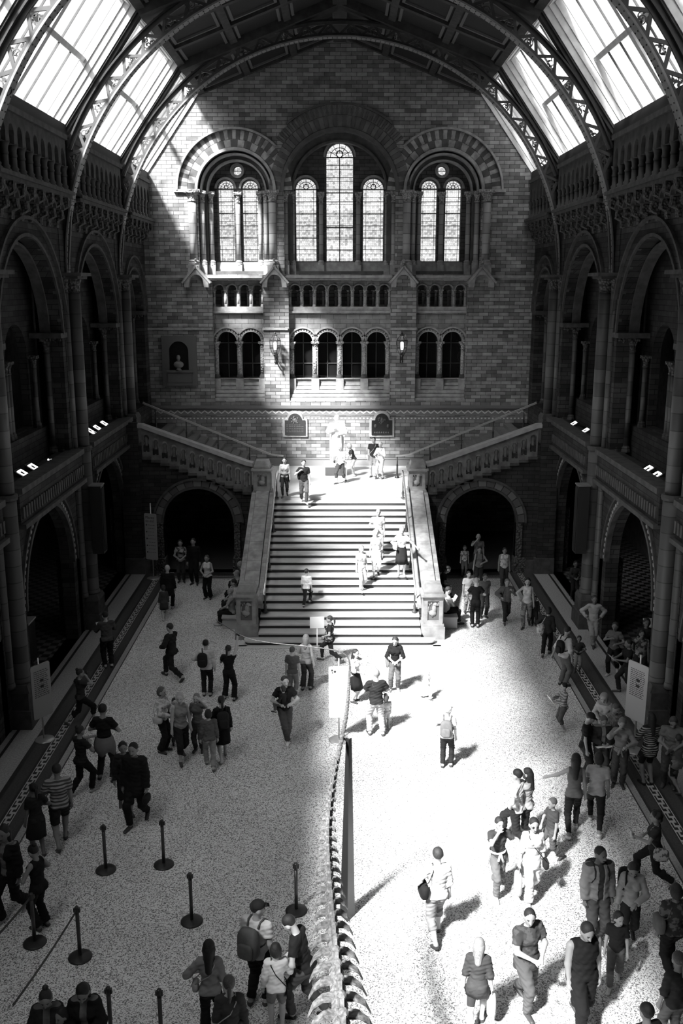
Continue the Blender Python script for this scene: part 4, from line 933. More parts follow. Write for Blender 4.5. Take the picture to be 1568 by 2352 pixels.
while s < acc[-1]-.05 and k < 95:
    u = s/acc[-1]; r = .078*(1-u)**1.1+.02; ln = max(.3*(1-u)**.8, .0)+.05
    a, b = along(s), along(s+ln*.95); d = (b-a).normalized(); side_ = d.cross(Vector((0, 0, 1))).normalized(); upv = side_.cross(d)
    v = MB(); n = 8
    v.tube([a, a+d*ln*.12, a+d*ln*.45, b-d*ln*.12, b], [r*1.1, r*1.15, r*.72, r*1.12, r*1.05], 9)
    c = (a+b)/2; fade = max(0., 1-u*1.5)
    if fade > 0:
        h = .38*fade+.03; w = .40*fade
        back = -d
        # neural spine: a plate leaning backwards with a thick tip
        v.bar(c+upv*r*.6, c+upv*(r+h*.8)+d*h*.35, .03+r*.2, ln*.4, up=d); v.ball(c+upv*(r+h*.82)+d*h*.37, (.045*fade+.02, .06*fade+.02, .04*fade+.015), 7, 5)
        v.tube([c+upv*r*.5+d*ln*.3, c+upv*(r+h*.25)+d*ln*.55+side_*.03, c+upv*(r+h*.1)+d*ln*.8+side_*.04], [.03*fade+.008]*2+[.01], 5)
        v.tube([c+upv*r*.5+d*ln*.3, c+upv*(r+h*.25)+d*ln*.55-side_*.03, c+upv*(r+h*.1)+d*ln*.8-side_*.04], [.03*fade+.008]*2+[.01], 5)
        for q in (-1, 1):                     # transverse processes sweeping out and down
            p0 = c+side_*q*r*.6+upv*r*.3
            vv = []; L_ = [(0, 0, .34), (.45, .05, .28), (.8, -.14, .19), (1.0, -.5, .05)]
            for e, z_, wd_ in L_:
                cc = p0+side_*q*w*e+upv*z_*w-d*w*e*.35
                for sgn in (-1, 1): vv += [cc+d*sgn*wd_*ln*.8+upv*.014, cc+d*sgn*wd_*ln*.8-upv*.014]
            ff = []
            for j in range(3): A = j*4; B = A+4; ff += [(A, A+2, B+2, B), (A+1, B+1, B+3, A+3), (A, B, B+1, A+1), (A+2, A+3, B+3, B+2)]
            ff += [(0, 1, 3, 2), (12, 14, 15, 13)]; v.add(vv, ff)
    hc_ = .30*max(0, 1-u*1.1)+.02             # chevron below
    v.tube([a-upv*r*.8+side_*r*.5, a-upv*(r+hc_*.6)-d*hc_*.2, a-upv*(r+hc_)-d*hc_*.6], [.02*(1-u)+.006, .022*(1-u)+.006, .008], 5); v.tube([a-upv*r*.8-side_*r*.5, a-upv*(r+hc_*.6)-d*hc_*.2], [.02*(1-u)+.006]*2, 5)
    v.build('vertebra', BONE, tail); s += ln; k += 1
wp = cr([at_z(a, b, c) for a, b, c in ((803, 1530, 3.65), (797, 1508, 3.66), (770, 1494, 3.66), (700, 1484, 3.64), (620, 1476, 3.6), (560, 1462, 3.58), (497, 1425, 3.55))], 6)
MB().tube(wp, [.017-.010*i/len(wp) for i in range(len(wp))], 6).build('whip_tail', BONE, tail, True)
pb = at_z(797, 2108, 0); tp_ = along(0); 
near = min(cp_, key=lambda q: abs(q.y-pb.y)+abs(q.x-pb.x))
t = thing('support_post', 'tall tapering dark steel post holding up the skeleton tail', 'post', (pb.x, pb.y, 0))
top = Vector((pb.x+.02, pb.y, near.z-.06))
def vpost(x, y, z0, z1, w0, w1, cx1):
    q = []
    for z, w, xx in ((z0, w0, x), (z1, w1, cx1)): q += [(xx-w, y+w*.6, z), (xx, y-w*.9, z), (xx+w, y+w*.6, z), (xx+w*.9, y+w*.7+.01, z), (xx, y-w*.9+.05, z), (xx-w*.9, y+w*.7+.01, z)]
    return MB().add(q, [(0, 5, 4, 3, 2, 1)[::1], (6, 7, 8, 9, 10, 11)]+[(i, (i+1) % 6, 6+(i+1) % 6, 6+i) for i in range(6)])
vpost(pb.x, pb.y, .0, top.z, .135, .05, top.x).build('angle_section', mat('post_steel', .022, .35, .5, metal=.2), t)
MB().tube([(top.x, top.y, top.z-.05), (near.x, near.y, near.z-.02)], .02, 6).build('cradle', BLACK, t)
# ---------------------------------------------------------------- statue on the landing
# ================================================================ people: implicit-surface figures
def rotx(a): c, s = math.cos(a), math.sin(a); return np.array([[1, 0, 0], [0, c, -s], [0, s, c]])
def rotz(a): c, s = math.cos(a), math.sin(a); return np.array([[c, -s, 0], [s, c, 0], [0, 0, 1]])
def smin(a, b, k):
    h = np.clip(.5+.5*(b-a)/k, 0, 1); return b+(a-b)*h-k*h*(1-h)
class Prim:
    def __init__(s, kind, tag_, a, b=None, ra=0, rb=0, M=None, cut=None):
        s.kind, s.tag, s.a, s.b, s.ra, s.rb, s.M, s.cut = kind, tag_, np.array(a, float), None if b is None else np.array(b, float), ra, rb, M, cut
    def bounds(s):
        if s.kind == 'cap':
            r = max(s.ra, s.rb); return np.minimum(s.a, s.b)-r, np.maximum(s.a, s.b)+r
        r = np.sqrt(((s.M*np.array(s.ra))**2).sum(1)) if s.M is not None else np.array(s.ra, float)
        return s.a-r, s.a+r
    def ev(s, X, Y, Z, inf):
        if s.kind == 'cap':
            ab = s.b-s.a; L2 = (ab**2).sum()+1e-12
            t = np.clip(((X-s.a[0])*ab[0]+(Y-s.a[1])*ab[1]+(Z-s.a[2])*ab[2])/L2, 0, 1)
            d = np.sqrt((X-s.a[0]-t*ab[0])**2+(Y-s.a[1]-t*ab[1])**2+(Z-s.a[2]-t*ab[2])**2)-(s.ra+(s.rb-s.ra)*t)
        else:
            r = s.ra; x, y, z = X-s.a[0], Y-s.a[1], Z-s.a[2]
            if s.M is not None:
                M = s.M; x, y, z = M[0, 0]*x+M[1, 0]*y+M[2, 0]*z, M[0, 1]*x+M[1, 1]*y+M[2, 1]*z, M[0, 2]*x+M[1, 2]*y+M[2, 2]*z
            k0 = np.sqrt((x/r[0])**2+(y/r[1])**2+(z/r[2])**2); k1 = np.sqrt((x/r[0]**2)**2+(y/r[1]**2)**2+(z/r[2]**2)**2)+1e-9
            d = k0*(k0-1)/k1
        d = d-inf
        if s.cut is not None:
            p, n = s.cut; d = np.maximum(d, (X-p[0])*n[0]+(Y-p[1])*n[1]+(Z-p[2])*n[2])
        return d
WR = [0., 0.]
def surface(prims, inf=0., k=.02, h=.015, cuts=()):
    lo = np.min([p.bounds()[0] for p in prims], 0)-inf-3*h; hi = np.max([p.bounds()[1] for p in prims], 0)+inf+3*h
    n = np.ceil((hi-lo)/h).astype(int)+1
    ax = [lo[i]+h*np.arange(n[i]) for i in range(3)]
    V = np.full(n, .12, dtype=np.float32)
    for p in prims:
        a, b = p.bounds(); a = a-inf-k-2*h; b = b+inf+k+2*h
        i0 = np.clip(((a-lo)/h).astype(int), 0, n-1); i1 = np.clip(((b-lo)/h).astype(int)+2, 1, n)
        sl_ = tuple(slice(i0[q], i1[q]) for q in range(3))
        X = ax[0][sl_[0]][:, None, None]; Y = ax[1][sl_[1]][None, :, None]; Z = ax[2][sl_[2]][None, None, :]
        V[sl_] = smin(V[sl_], p.ev(X, Y, Z, inf).astype(np.float32), k)
    X = ax[0][:, None, None]; Y = ax[1][None, :, None]; Z = ax[2][None, None, :]
    if WR[0]:
        ph = WR[1]
        V = V+(WR[0]*(np.sin(95*Z+38*X+ph+2*np.sin(30*Y+ph))*np.sin(41*X-27*Z+ph*2)+.6*np.sin(150*Z-60*X+60*Y+ph*3))).astype(np.float32)
    for p, q in cuts: V = np.maximum(V, ((X-p[0])*q[0]+(Y-p[1])*q[1]+(Z-p[2])*q[2]).astype(np.float32))
    V[0] = V[-1] = .1; V[:, 0] = V[:, -1] = .1; V[:, :, 0] = V[:, :, -1] = .1
    S = V < 0; cs = tuple(n-1); acc = np.zeros(cs+(3,), np.float32); cnt = np.zeros(cs, np.float32); E = []
    for x in range(3):
        o = [1, 2] if x == 0 else [0, 2] if x == 1 else [0, 1]
        A = np.take(V, range(0, n[x]-1), x); B = np.take(V, range(1, n[x]), x); cr = (A < 0) != (B < 0)
        idx = np.argwhere(cr)
        if len(idx) == 0: return None
        t = A[cr]/(A[cr]-B[cr]); pos = idx.astype(np.float32); pos[:, x] += t
        E.append((x, idx, (A[cr] < 0)))
        for d0 in (0, 1):
            for d1 in (0, 1):
                c = idx.copy(); c[:, o[0]] -= d0; c[:, o[1]] -= d1
                ok = np.all((c >= 0) & (c < np.array(cs)), 1); c2 = c[ok]
                np.add.at(acc, (c2[:, 0], c2[:, 1], c2[:, 2]), pos[ok]); np.add.at(cnt, (c2[:, 0], c2[:, 1], c2[:, 2]), 1)
    occ = cnt > 0; ids = np.full(cs, -1, np.int32); ids[occ] = np.arange(occ.sum())
    verts = lo+h*(acc[occ]/cnt[occ][:, None]); F = []
    for x, idx, neg in E:
        o = [1, 2] if x == 0 else [0, 2] if x == 1 else [0, 1]
        q = []
        for d0, d1 in ((1, 1), (0, 1), (0, 0), (1, 0)):
            c = idx.copy(); c[:, o[0]] -= d0; c[:, o[1]] -= d1; c = np.clip(c, 0, np.array(cs)-1); q.append(ids[c[:, 0], c[:, 1], c[:, 2]])
        q = np.stack(q, 1); flip = ~neg if x != 1 else neg
        q[flip] = q[flip][:, ::-1]; F.append(q)
    F = np.concatenate(F); F = F[(F >= 0).all(1)]
    return verts, F
def np_mesh(name, parts, mats, smooth=True):
    """parts: list of (verts Nx3, faces list/array, material index)"""
    V = np.concatenate([p[0] for p in parts]); me = bpy.data.meshes.new(name)
    loops = []; starts = []; tot = []; mi = []; off = 0; pos = 0
    for v, f, m_ in parts:
        if isinstance(f, np.ndarray):
            loops.append((f+off).ravel()); k = f.shape[1]; starts.append(pos+k*np.arange(len(f))); tot.append(np.full(len(f), k)); pos += k*len(f)
        else:
            for q in f:
                loops.append(np.array(q)+off); starts.append(np.array([pos])); tot.append(np.array([len(q)])); pos += len(q)
        mi.append(np.full(len(f), m_)); off += len(v)
    loops = np.concatenate(loops).astype(np.int32); starts = np.concatenate(starts).astype(np.int32); tot = np.concatenate(tot).astype(np.int32)
    me.vertices.add(len(V)); me.vertices.foreach_set('co', V.astype(np.float32).ravel())
    me.loops.add(len(loops)); me.loops.foreach_set('vertex_index', loops)
    me.polygons.add(len(starts)); me.polygons.foreach_set('loop_start', starts); me.polygons.foreach_set('loop_total', tot)
    for m_ in mats: me.materials.append(m_)
    me.polygons.foreach_set('material_index', np.concatenate(mi).astype(np.int32))
    me.polygons.foreach_set('use_smooth', np.full(len(starts), smooth))
    me.update(calc_edges=True); me.validate(); return me
def ik(a, b, l1, l2, pole):
    a = np.array(a, float); b = np.array(b, float); d = b-a; L = np.linalg.norm(d); mx = (l1+l2)*.995
    if L > mx: b = a+d/L*mx; d = b-a; L = mx
    if L < abs(l1-l2)+.01: L = abs(l1-l2)+.01
    u = d/max(L, 1e-6); x = (l1*l1-l2*l2+L*L)/(2*L); hgt = math.sqrt(max(l1*l1-x*x, 0))
    p = np.array(pole, float); p = p-u*(p@u); p = p/(np.linalg.norm(p)+1e-9)
    return a+u*x+p*hgt, b
ARM = {  # hand target for the right (+x) arm in body heights: (x, y forward, z), elbow pole
 'down': ((.132, .03, .475), (.3, -1, 0)), 'front': ((.04, .15, .60), (1, -.4, -.5)), 'belly': ((.07, .12, .64), (1, -.5, -.4)), 'face': ((.045, .10, .87), (1, .1, -1)),
 'hip': ((.125, .02, .585), (1, -.5, 0)), 'up': ((.10, .17, .96), (1, 0, -1)), 'highup': ((.12, .16, 1.08), (1, .2, -.6)), 'reach': ((.10, .33, .70), (.6, 0, -1)), 'side': ((.30, .14, .62), (0, -1, -.5)), 'read': ((.06, .20, .66), (1, -.2, -.9)),
 'strap': ((.09, .09, .77), (1, -.3, -1)), 'fwd': ((.13, .15, .52), (.2, -1, -.3)), 'back': ((.14, -.13, .51), (.4, -1, 0)), 'cross': ((-.04, .11, .68), (1, -.2, -.6)), 'chest': ((.03, .13, .73), (1, -.2, -.7)),
 'bag': ((.13, .10, .62), (1, -.8, -.2)), 'behind': ((.04, -.09, .56), (1, -.4, 0)), 'lap': ((.06, .22, .42), (1, -.3, -.2)), 'low': ((.13, .14, .40), (.5, -1, 0)), 'hold': ((.145, .02, .47), (.3, -1, 0)), 'point': ((.33, .20, .66), (0, -.4, -1))}
LEG = {  # (R foot x,y,z), (L foot), pelvis drop
 'stand': ((.052, .0, 0), (-.052, .01, 0), .004), 'wide': ((.095, -.02, 0), (-.085, .03, 0), .01), 'walk': ((.045, .13, 0), (-.045, -.15, .03), .022), 'walkL': ((.045, -.15, .03), (-.045, .13, 0), .022),
 'stride': ((.045, .20, .005), (-.045, -.22, .05), .045), 'strideL': ((.045, -.22, .05), (-.045, .20, .005), .045), 'step': ((.045, .10, -.02), (-.045, -.05, .03), .02), 'climb': ((.045, .14, .06), (-.045, -.08, 0), .03),
 'crossed': ((-.03, .06, 0), (-.02, -.01, 0), .008), 'shift': ((.07, .03, 0), (-.05, -.02, 0), .01), 'sit': ((.06, .27, 0), (-.06, .25, 0), .235), 'hang': ((.09, .17, .26), (-.09, .15, .26), .0)}
FACE = mat('face_dark', .03, .5)
def skinm(v): return mat('skin_%d' % round(v*100), v, .55, .35)
def clothm(c):
    """c: gray value, or (kind, v, v2[, scale])"""
    if isinstance(c, (int, float)): return mat('cloth_%d' % round(c*100), c, .85, .15, kind='cloth')
    k = c[0]; return mat('cloth_%s_%s' % (k, '_'.join('%d' % round(x*100) for x in c[1:])), c[1], .85, .15, kind=k, v2=c[2], sc_=(c[3] if len(c) > 3 else 1))
def hairm(v): return mat('hair_%d' % round(v*100), v, .6, .35, kind='hair')
class Fig: pass
def person(px, py, head, hd, label, st='stand', ar='down', al='down', top=.3, bot=.1, hair='short', hc=.03, skin=.42, sleeve='short', leg='long', shoe=.05, lean=0, side=0,
           hy=0, hp=8, H=None, fem=0, wd=1., z=None, loc=None, group=None, hem=None, vs_=None, hat=None, jacket=None, waist=None, neckz=None, coat=0, name='person', cat='person', build=True):
    """px,py: where the feet meet the ground in the photograph; head: the row of the top of the head; hd: heading, 0 = away from the camera, 90 = to the left, 180 = to the camera"""
    if py < 0: d = ray(px, head); t = (H-CH)/d.z; q_ = Vector((d.x*t, d.y*t, 0)); loc = (q_.x, q_.y, 0)
    if loc is None:
        zg = ground_z(px, py) if z is None else z
        p = at_z(px, py, zg)
    else: p = Vector(loc)
    if H is None:
        d = ray(px, head); t = p.y/d.y; H = (CH+d.z*t-p.z)
        if st not in ('sit', 'hang'): H = H/(1-LEG[st][2]-.25*(1-math.cos(math.radians(lean))))
        H = max(.8, min(H, 1.9))
    hh = (vs_ or max(.0125, .0095*p.y/16))/H          # voxel size in body heights
    if hh > .016: hh = .016
    f = Fig(); f.H = H
    pr = []; drop = LEG[st][2]; pz = .525-drop
    if st == 'hang': pz = .30
    P0 = np.array([0, 0, pz]); R = rotx(-math.radians(lean)) @ np.array([[math.cos(math.radians(side)), 0, math.sin(math.radians(side))], [0, 1, 0], [-math.sin(math.radians(side)), 0, math.cos(math.radians(side))]])
    tp = lambda x, y, zz: P0+R @ np.array([x, y, zz-.525])
    HK = 1
    E_ = lambda tg, c, r, M=None, cut=None: pr.append(Prim('ell', tg, c, ra=tuple(q*(HK if tg == 'head' else 1) for q in r), M=M if M is not None else R, cut=cut))
    C_ = lambda tg, a, b, ra, rb, cut=None: pr.append(Prim('cap', tg, a, b, ra, rb, cut=cut))
    w = wd*(1.0 if not fem else .93); sh = (.093 if not fem else .083)*wd
    E_('torso', tp(0, -.004, .53), (.088*w*(1.05 if fem else 1), .062*wd, .062)); E_('torso', tp(0, 0, .615), (.074*w*(.93 if fem else 1.02), .054*wd, .085)); E_('torso', tp(0, .002, .73), (.087*w, .062*wd, .095))
    C_('torso', tp(-sh*.78, -.006, .800), tp(sh*.78, -.006, .800), .034, .034)
    if fem:
        for s in (-1, 1): E_('torso', tp(s*.04, .05, .735), (.033, .032, .036))
    for s in (-1, 1): E_('torso', tp(s*.04, -.035, .51), (.045, .045, .045))
    C_('neck', tp(0, -.006, .82), tp(0, .004, .885), .034, .029)
    hb = tp(0, .004, .870); HR = R @ rotz(math.radians(hy)) @ rotx(-math.radians(hp)); HK = 1.07 if not fem else 1.09; HK = HK*(1.0 if H is None or H > 1.45 else 1.12)
    hpnt = lambda x, y, zz: hb+HR @ (HK*np.array([x, y, zz-.875]))
    E_('head', hpnt(0, -.002, .942), (.045, .056, .056), HR); E_('head', hpnt(0, .012, .912), (.035, .042, .043), HR)
    E_('head', hpnt(0, .036, .882), (.018, .016, .013), HR)
    C_('head', hpnt(0, .052, .935), hpnt(0, .064, .914), .005, .0085)
    for s in (-1, 1): E_('head', hpnt(s*.046, -.002, .925), (.008, .014, .018), HR)
    hip = []
    for s, k in ((1, 0), (-1, 1)):
        tgt = np.array(LEG[st][k]); a = P0+np.array([s*.045*w, 0, -.015]); an = tgt+np.array([0, -.03, .045])
        if st in ('sit', 'hang'):
            kn = a+np.array([s*.02, .235, 0.0]); an = np.array([kn[0], kn[1]-.01, .047]) if st == 'sit' else np.array([kn[0]*1.0, kn[1]-.03, kn[2]-.2]); 
        else: kn, an = ik(a, an, .25, .245, (s*.12, 1, 0))
        tr = 'L' if s < 0 else 'R'
        C_('thigh'+tr, a, kn, .056*w, .036*wd); C_('calf'+tr, kn, an, .034*wd, .02)
        E_('calf'+tr, kn+(an-kn)*.33+np.array([0, -.012, 0]), (.03*wd, .03*wd, .06), np.eye(3))
        heel = an+np.array([0, -.012, -.025]); up = max(0, tgt[2]) if st not in ('sit', 'hang') else 0
        pitch = -min(.9, up*18) if tgt[1] < 0 else 0
        toe = heel+np.array([s*.02, .115*math.cos(pitch), .115*math.sin(pitch)-.0])
        heel = heel+np.array([0, 0, .0]); C_('foot'+tr, heel, toe+np.array([0, 0, -.004]), .021, .0165); C_('foot'+tr, an, heel, .02, .02)
        hip.append((a, kn, an))
    arms = []
    for s, key in ((1, ar), (-1, al)):
        if isinstance(key, str): tgt, pole = ARM[key]
        else: tgt, pole = key, (.6, -.6, -.6)
        a = tp(s*sh, -.004, .80); tg = tp(s*tgt[0], tgt[1], tgt[2]) if st != 'sit' or key != 'lap' else np.array([s*.06, .17, pz+.07])
        el, ha = ik(a, tg, .165, .15, R @ np.array([s*pole[0], pole[1], pole[2]]))
        fd = (ha-el)/np.linalg.norm(ha-el); tr = 'R' if s > 0 else 'L'
        C_('upper'+tr, a, el, .0265*wd, .021*wd); C_('fore'+tr, el, ha, .0225*wd, .0145)
        # hand frame
        side_ = np.cross(fd, np.array([0, 1., 0]) if abs(fd[2]) > .7 else np.array([0, 0, 1.])); side_ /= np.linalg.norm(side_)
        pn = np.array([-s, 0, 0]) if abs(fd[2]) > .7 else np.array([0, 0, -1.]); pn = pn-fd*(pn@fd); pn /= np.linalg.norm(pn); wv = np.cross(fd, pn)
        if wv[1] < 0: wv = -wv
        C_('hand'+tr, ha, ha+fd*.035, .0155, .018); C_('hand'+tr, ha+fd*.03+wv*.010, ha+fd*.045+wv*.012, .012, .012); C_('hand'+tr, ha+fd*.03-wv*.010, ha+fd*.04-wv*.012, .012, .012)
        arms.append((a, el, ha, fd, wv, pn, key))
    f.tp, f.hp, f.arms, f.legs, f.R, f.pr, f.sh, f.pz, f.P0 = tp, hpnt, arms, hip, R, pr, sh, pz, P0
    f.rz = math.radians(hd); f.p = p
    root = thing(name, label, cat, p, f.rz, group); root.scale = (H, H, H)
    f.root = root; f.W = lambda q: np.array(p)+rotz(f.rz) @ (np.array(q)*H)
    def obj(nm, parts, mats, lbl=None, smooth=True):
        parts = [q for q in parts if q is not None and q[0] is not None]
        if not parts: return None
        o = mesh_obj(nm, np_mesh(nm, parts, mats, smooth), root)
        if lbl: o['label'] = lbl
        return o
    def srf(prims, inf, k, cuts=(), hs=None):
        WR[0] = .0032 if (inf > .003 and k > .012) else 0.; WR[1] = (hd*.37+H*9) % 6.28
        for q in prims:
            if q.tag == 'h': q.tag = 'hx'; q.ra = tuple(v*HK for v in q.ra) if isinstance(q.ra, tuple) else q.ra*HK; q.rb *= HK
        q = surface(prims, inf, k, hs or hh, cuts); WR[0] = 0.; return None if q is None else (q[0], q[1], 0)
    # ---- body: one continuous skin with fingers rooted in the palms and a face
    parts = [srf(pr, 0, .016)]
    fb = MB()
    for (a, el, ha, fd, wv, pn, key) in arms:
        curl = 1.1 if key in ('hold', 'bag', 'strap', 'fwd', 'back') else .5 if key != 'reach' else .15
        for i, (o_, ln) in enumerate(((-.014, .033), (-.005, .042), (.005, .045), (.014, .041))):
            b0 = ha+fd*.038+wv*o_; d1 = fd*math.cos(curl*.4)+pn*math.sin(curl*.4); d2 = fd*math.cos(curl)+pn*math.sin(curl); d3 = fd*math.cos(curl*1.6)+pn*math.sin(curl*1.6)
            p1 = b0+d1*ln*.45; p2 = p1+d2*ln*.33; p3 = p2+d3*ln*.25
            fb.tube([b0-fd*.01, b0, p1, p2, p3], [.0058, .0058, .0053, .0048, .0035], 5)
        t0 = ha+fd*.012+wv*.012; t1 = t0+fd*.018+wv*.018+pn*.004; t2 = t1+fd*.018+wv*.004+pn*.008
        fb.tube([t0, t1, t2], [.007, .0062, .0042], 5)
    parts.append((np.array(fb.v), fb.f, 0))
    ey = MB()
    for s in (-1, 1):
        c = hpnt(s*.017, .0485, .936); ey.ball(c, .0055, 6, 4)
        ey.tube([hpnt(s*.008, .053, .947), hpnt(s*.018, .052, .949), hpnt(s*.028, .046, .946)], .0022, 4)
    ey.tube([hpnt(-.013, .0505, .898), hpnt(0, .0545, .897), hpnt(.013, .0505, .898)], .0028, 4)
    parts.append((np.array(ey.v), ey.f, 1))
    obj('body', parts, [skinm(skin), FACE])
    T = [q for q in pr if q.tag == 'torso']
    up = R[:, 2]
    # ---- trousers / shorts / skirt
    waist_pt = tp(0, 0, .60)
    if leg in ('long', 'flare', 'short', 'crop', 'tight'):
        L = []
        for q in pr:
            if q.tag[:5] == 'thigh':
                cut = None
                if leg == 'short': e = q.a+(q.b-q.a)*.88; cut = (e, (q.b-q.a)/np.linalg.norm(q.b-q.a))
                L.append(Prim('cap', q.tag, q.a, q.b, q.ra, q.rb, cut=cut))
            elif q.tag[:4] == 'calf' and q.kind == 'ell' and leg != 'short': L.append(q)
            elif q.tag[:4] == 'calf' and leg != 'short':
                fr_ = .5 if leg == 'crop' else .93; e = q.a+(q.b-q.a)*fr_; nn = (q.b-q.a)/np.linalg.norm(q.b-q.a)
                L.append(Prim('cap', q.tag, q.a, q.b, q.ra, q.rb+{'long': .012, 'flare': .026, 'crop': .01, 'tight': .002}[leg], cut=(e, nn)))
        obj('trousers' if leg not in ('short',) else 'shorts', [srf(L+T[:2]+T[-2:], .007 if leg != 'tight' else .005, .016, [(waist_pt, up)])], [clothm(bot)])
    elif leg in ('skirt', 'mini', 'dress', 'maxi'):
        zb = {'skirt': .27, 'mini': .40, 'dress': .31, 'maxi': .08}[leg]; rb = {'skirt': .125, 'mini': .122, 'dress': .122, 'maxi': .135}[leg]
        M_ = np.eye(3); S = []
        my = (hip[0][1][1]+hip[1][1][1])/2*.5
        b = MB(); nseg = 28; vv = []
        for j, (zz, r, cy) in enumerate(((.61, .084*w, 0), (.55, .104*w, 0), (.50, .116*w, -.004), ((.5+zb)/2, (.118*w+rb)/2, my*.5), (zb, rb, my), (zb+.004, rb-.008, my), (.5, .10, 0))):
            for i in range(nseg):
                a = 2*PI*i/nseg; rr = r*(1+(.05*math.sin(a*7) if j in (3, 4, 5) else 0)); c = P0+np.array([rr*math.cos(a), cy+rr*.86*math.sin(a), zz-.525]) if zz < .54 else tp(rr*math.cos(a), rr*.80*math.sin(a), zz)
                vv.append(c)
        ff = [(j*nseg+i, j*nseg+(i+1) % nseg, (j+1)*nseg+(i+1) % nseg, (j+1)*nseg+i) for j in range(6) for i in range(nseg)]
        obj('skirt', [(np.array(vv), ff, 0)], [clothm(bot)])
        obj('leggings', [srf([q for q in pr if q.tag[:5] == 'thigh'], .002, .01)], [clothm(bot)]) if leg == 'mini' else None
    # ---- shirt
    hz = hem if hem is not None else .505
    S = list(T)
    for s, tr in ((1, 'R'), (-1, 'L')):
        a, el, ha = arms[0 if s > 0 else 1][:3]
        if sleeve == 'none': continue
        du = (el-a)/np.linalg.norm(el-a); df = (ha-el)/np.linalg.norm(ha-el)
        if sleeve == 'short': S.append(Prim('cap', 'sl', a, el, .026*wd, .0275*wd, cut=(a+(el-a)*.62, du)))
        else:
            S.append(Prim('cap', 'sl', a, el, .026*wd, .024*wd)); S.append(Prim('cap', 'sl', el, ha, .024*wd, .018, cut=(el+(ha-el)*(.94 if sleeve == 'long' else .25), df)))
    nz = neckz or (.835 if sleeve != 'none' else .845)
    cuts = [(tp(0, 0, hz), -up), (tp(0, .0, nz), up)]
    infl = .0125+coat
    if sleeve == 'none': cuts += [(tp(sh*.90, 0, .8), R @ np.array([1, 0, .1])), (tp(-sh*.90, 0, .8), R @ np.array([-1, 0, .1]))]
    if hz < .46 or coat:
        S.append(Prim('ell', 'hem', tp(0, 0, .47), ra=(.095*w, .072*wd, .12), M=R))
    obj('shirt' if not coat else 'jacket', [srf(S, infl, .018, cuts)], [clothm(top)])
    if jacket is not None:                       # open jacket over the shirt
        cj = [(tp(0, 0, .47), -up), (tp(0, 0, .83), up)]
        for s, tr in ((1, 'R'), (-1, 'L')):
            J = [q for q in S if True]
            obj('jacket_half' if False else 'jacket', [srf(J, infl+.010, .018, cj+[(tp(s*.028, 0, .7), R @ np.array([-s, .0, 0])), ])], [clothm(jacket)])
    if waist is not None:                        # garment knotted round the waist
        b = MB(); vv = []; n = 24
        for j, (zz, r) in enumerate(((.60, .096), (.57, .112), (.50, .130), (.40, .138), (.401, .128), (.57, .1))):
            for i in range(n+1):
                a = PI*.9+1.2*PI*i/n; zq = zz+(.03*math.sin(a*5) if j in (3, 4) else 0); vv.append(tp(r*w*math.cos(a), r*.9*math.sin(a), zq))
        ff = [(j*(n+1)+i, j*(n+1)+i+1, (j+1)*(n+1)+i+1, (j+1)*(n+1)+i) for j in range(5) for i in range(n)]
        b.tube([tp(.088*w*math.cos(a), .075*math.sin(a), .585) for a in np.linspace(0, PI, 9)], .013, 6).tube([tp(.0, .078, .585), tp(.03, .095, .50)], .014, 6).tube([tp(.0, .078, .585), tp(-.035, .09, .48)], .014, 6)
        obj('tied_jacket', [(np.array(vv), ff, 0), (np.array(b.v), b.f, 0)], [clothm(waist)])
    # ---- shoes
    FT_ = [q for q in pr if q.tag[:4] == 'foot']
    for tr in 'RL':
        q = [x for x in FT_ if x.tag[4] == tr]; an = hip[0 if tr == 'R' else 1][2]
        g = srf(q, .004, .008, [(an+np.array([0, 0, -.004]), np.array([0, 0, 1.]))], min(hh, .0085))
        if g: obj('shoe', [g], [clothm(shoe) if not isinstance(shoe, (int, float)) else mat('leather_%d' % round(shoe*100), shoe, .5, .4)])
    # ---- hair and hats
    if hair != 'bald' and hat not in ('hijab',):
        hs = [Prim('ell', 'h', hpnt(0, -.010, .950), ra=(.0475, .055, .054), M=HR)]
        hcut = [(hpnt(0, .028, .945), HR @ np.array([0, .80, -.6]))]
        if hair in ('short', 'grey'): hcut.append((hpnt(0, 0, .905), HR @ np.array([0, .35, -1])))
        elif hair == 'crop': hs = [Prim('ell', 'h', hpnt(0, -.006, .946), ra=(.0455, .054, .054), M=HR)]; hcut.append((hpnt(0, 0, .918), HR @ np.array([0, .35, -1])))
        g = [srf(hs, .001, .01, hcut, min(hh, .008))]
        b = MB()
        if hair == 'bob': g.append(srf([Prim('ell', 'h', hpnt(0, -.018, .928), ra=(.056, .052, .066), M=HR)], 0, .01, [(hpnt(0, .022, .93), HR @ np.array([0, 1, -.15]))], min(hh, .009)))
        if hair in ('long', 'vlong'):
            lz = .79 if hair == 'long' else .74
            g.append(srf([Prim('ell', 'h', hpnt(0, -.020, .925), ra=(.054, .046, .06), M=HR), Prim('cap', 'h', hpnt(0, -.03, .92), tp(0, -.055, lz), .046, .03), Prim('cap', 'h', hpnt(.03, -.01, .91), tp(.038, -.02, .82), .02, .014), Prim('cap', 'h', hpnt(-.03, -.01, .91), tp(-.038, -.02, .82), .02, .014)], 0, .014, [(hpnt(0, .024, .93), HR @ np.array([0, 1, -.1]))], min(hh, .009)))
        if hair == 'pony': b.ball(hpnt(0, -.066, .95), .02, 8, 6).tube([hpnt(0, -.06, .95), hpnt(0, -.092, .93), hpnt(0, -.088, .87), hpnt(0, -.075, .82)], [.012, .02, .018, .006], 7)
        if hair == 'bun': b.ball(hpnt(0, -.052, .992), .027, 9, 7)
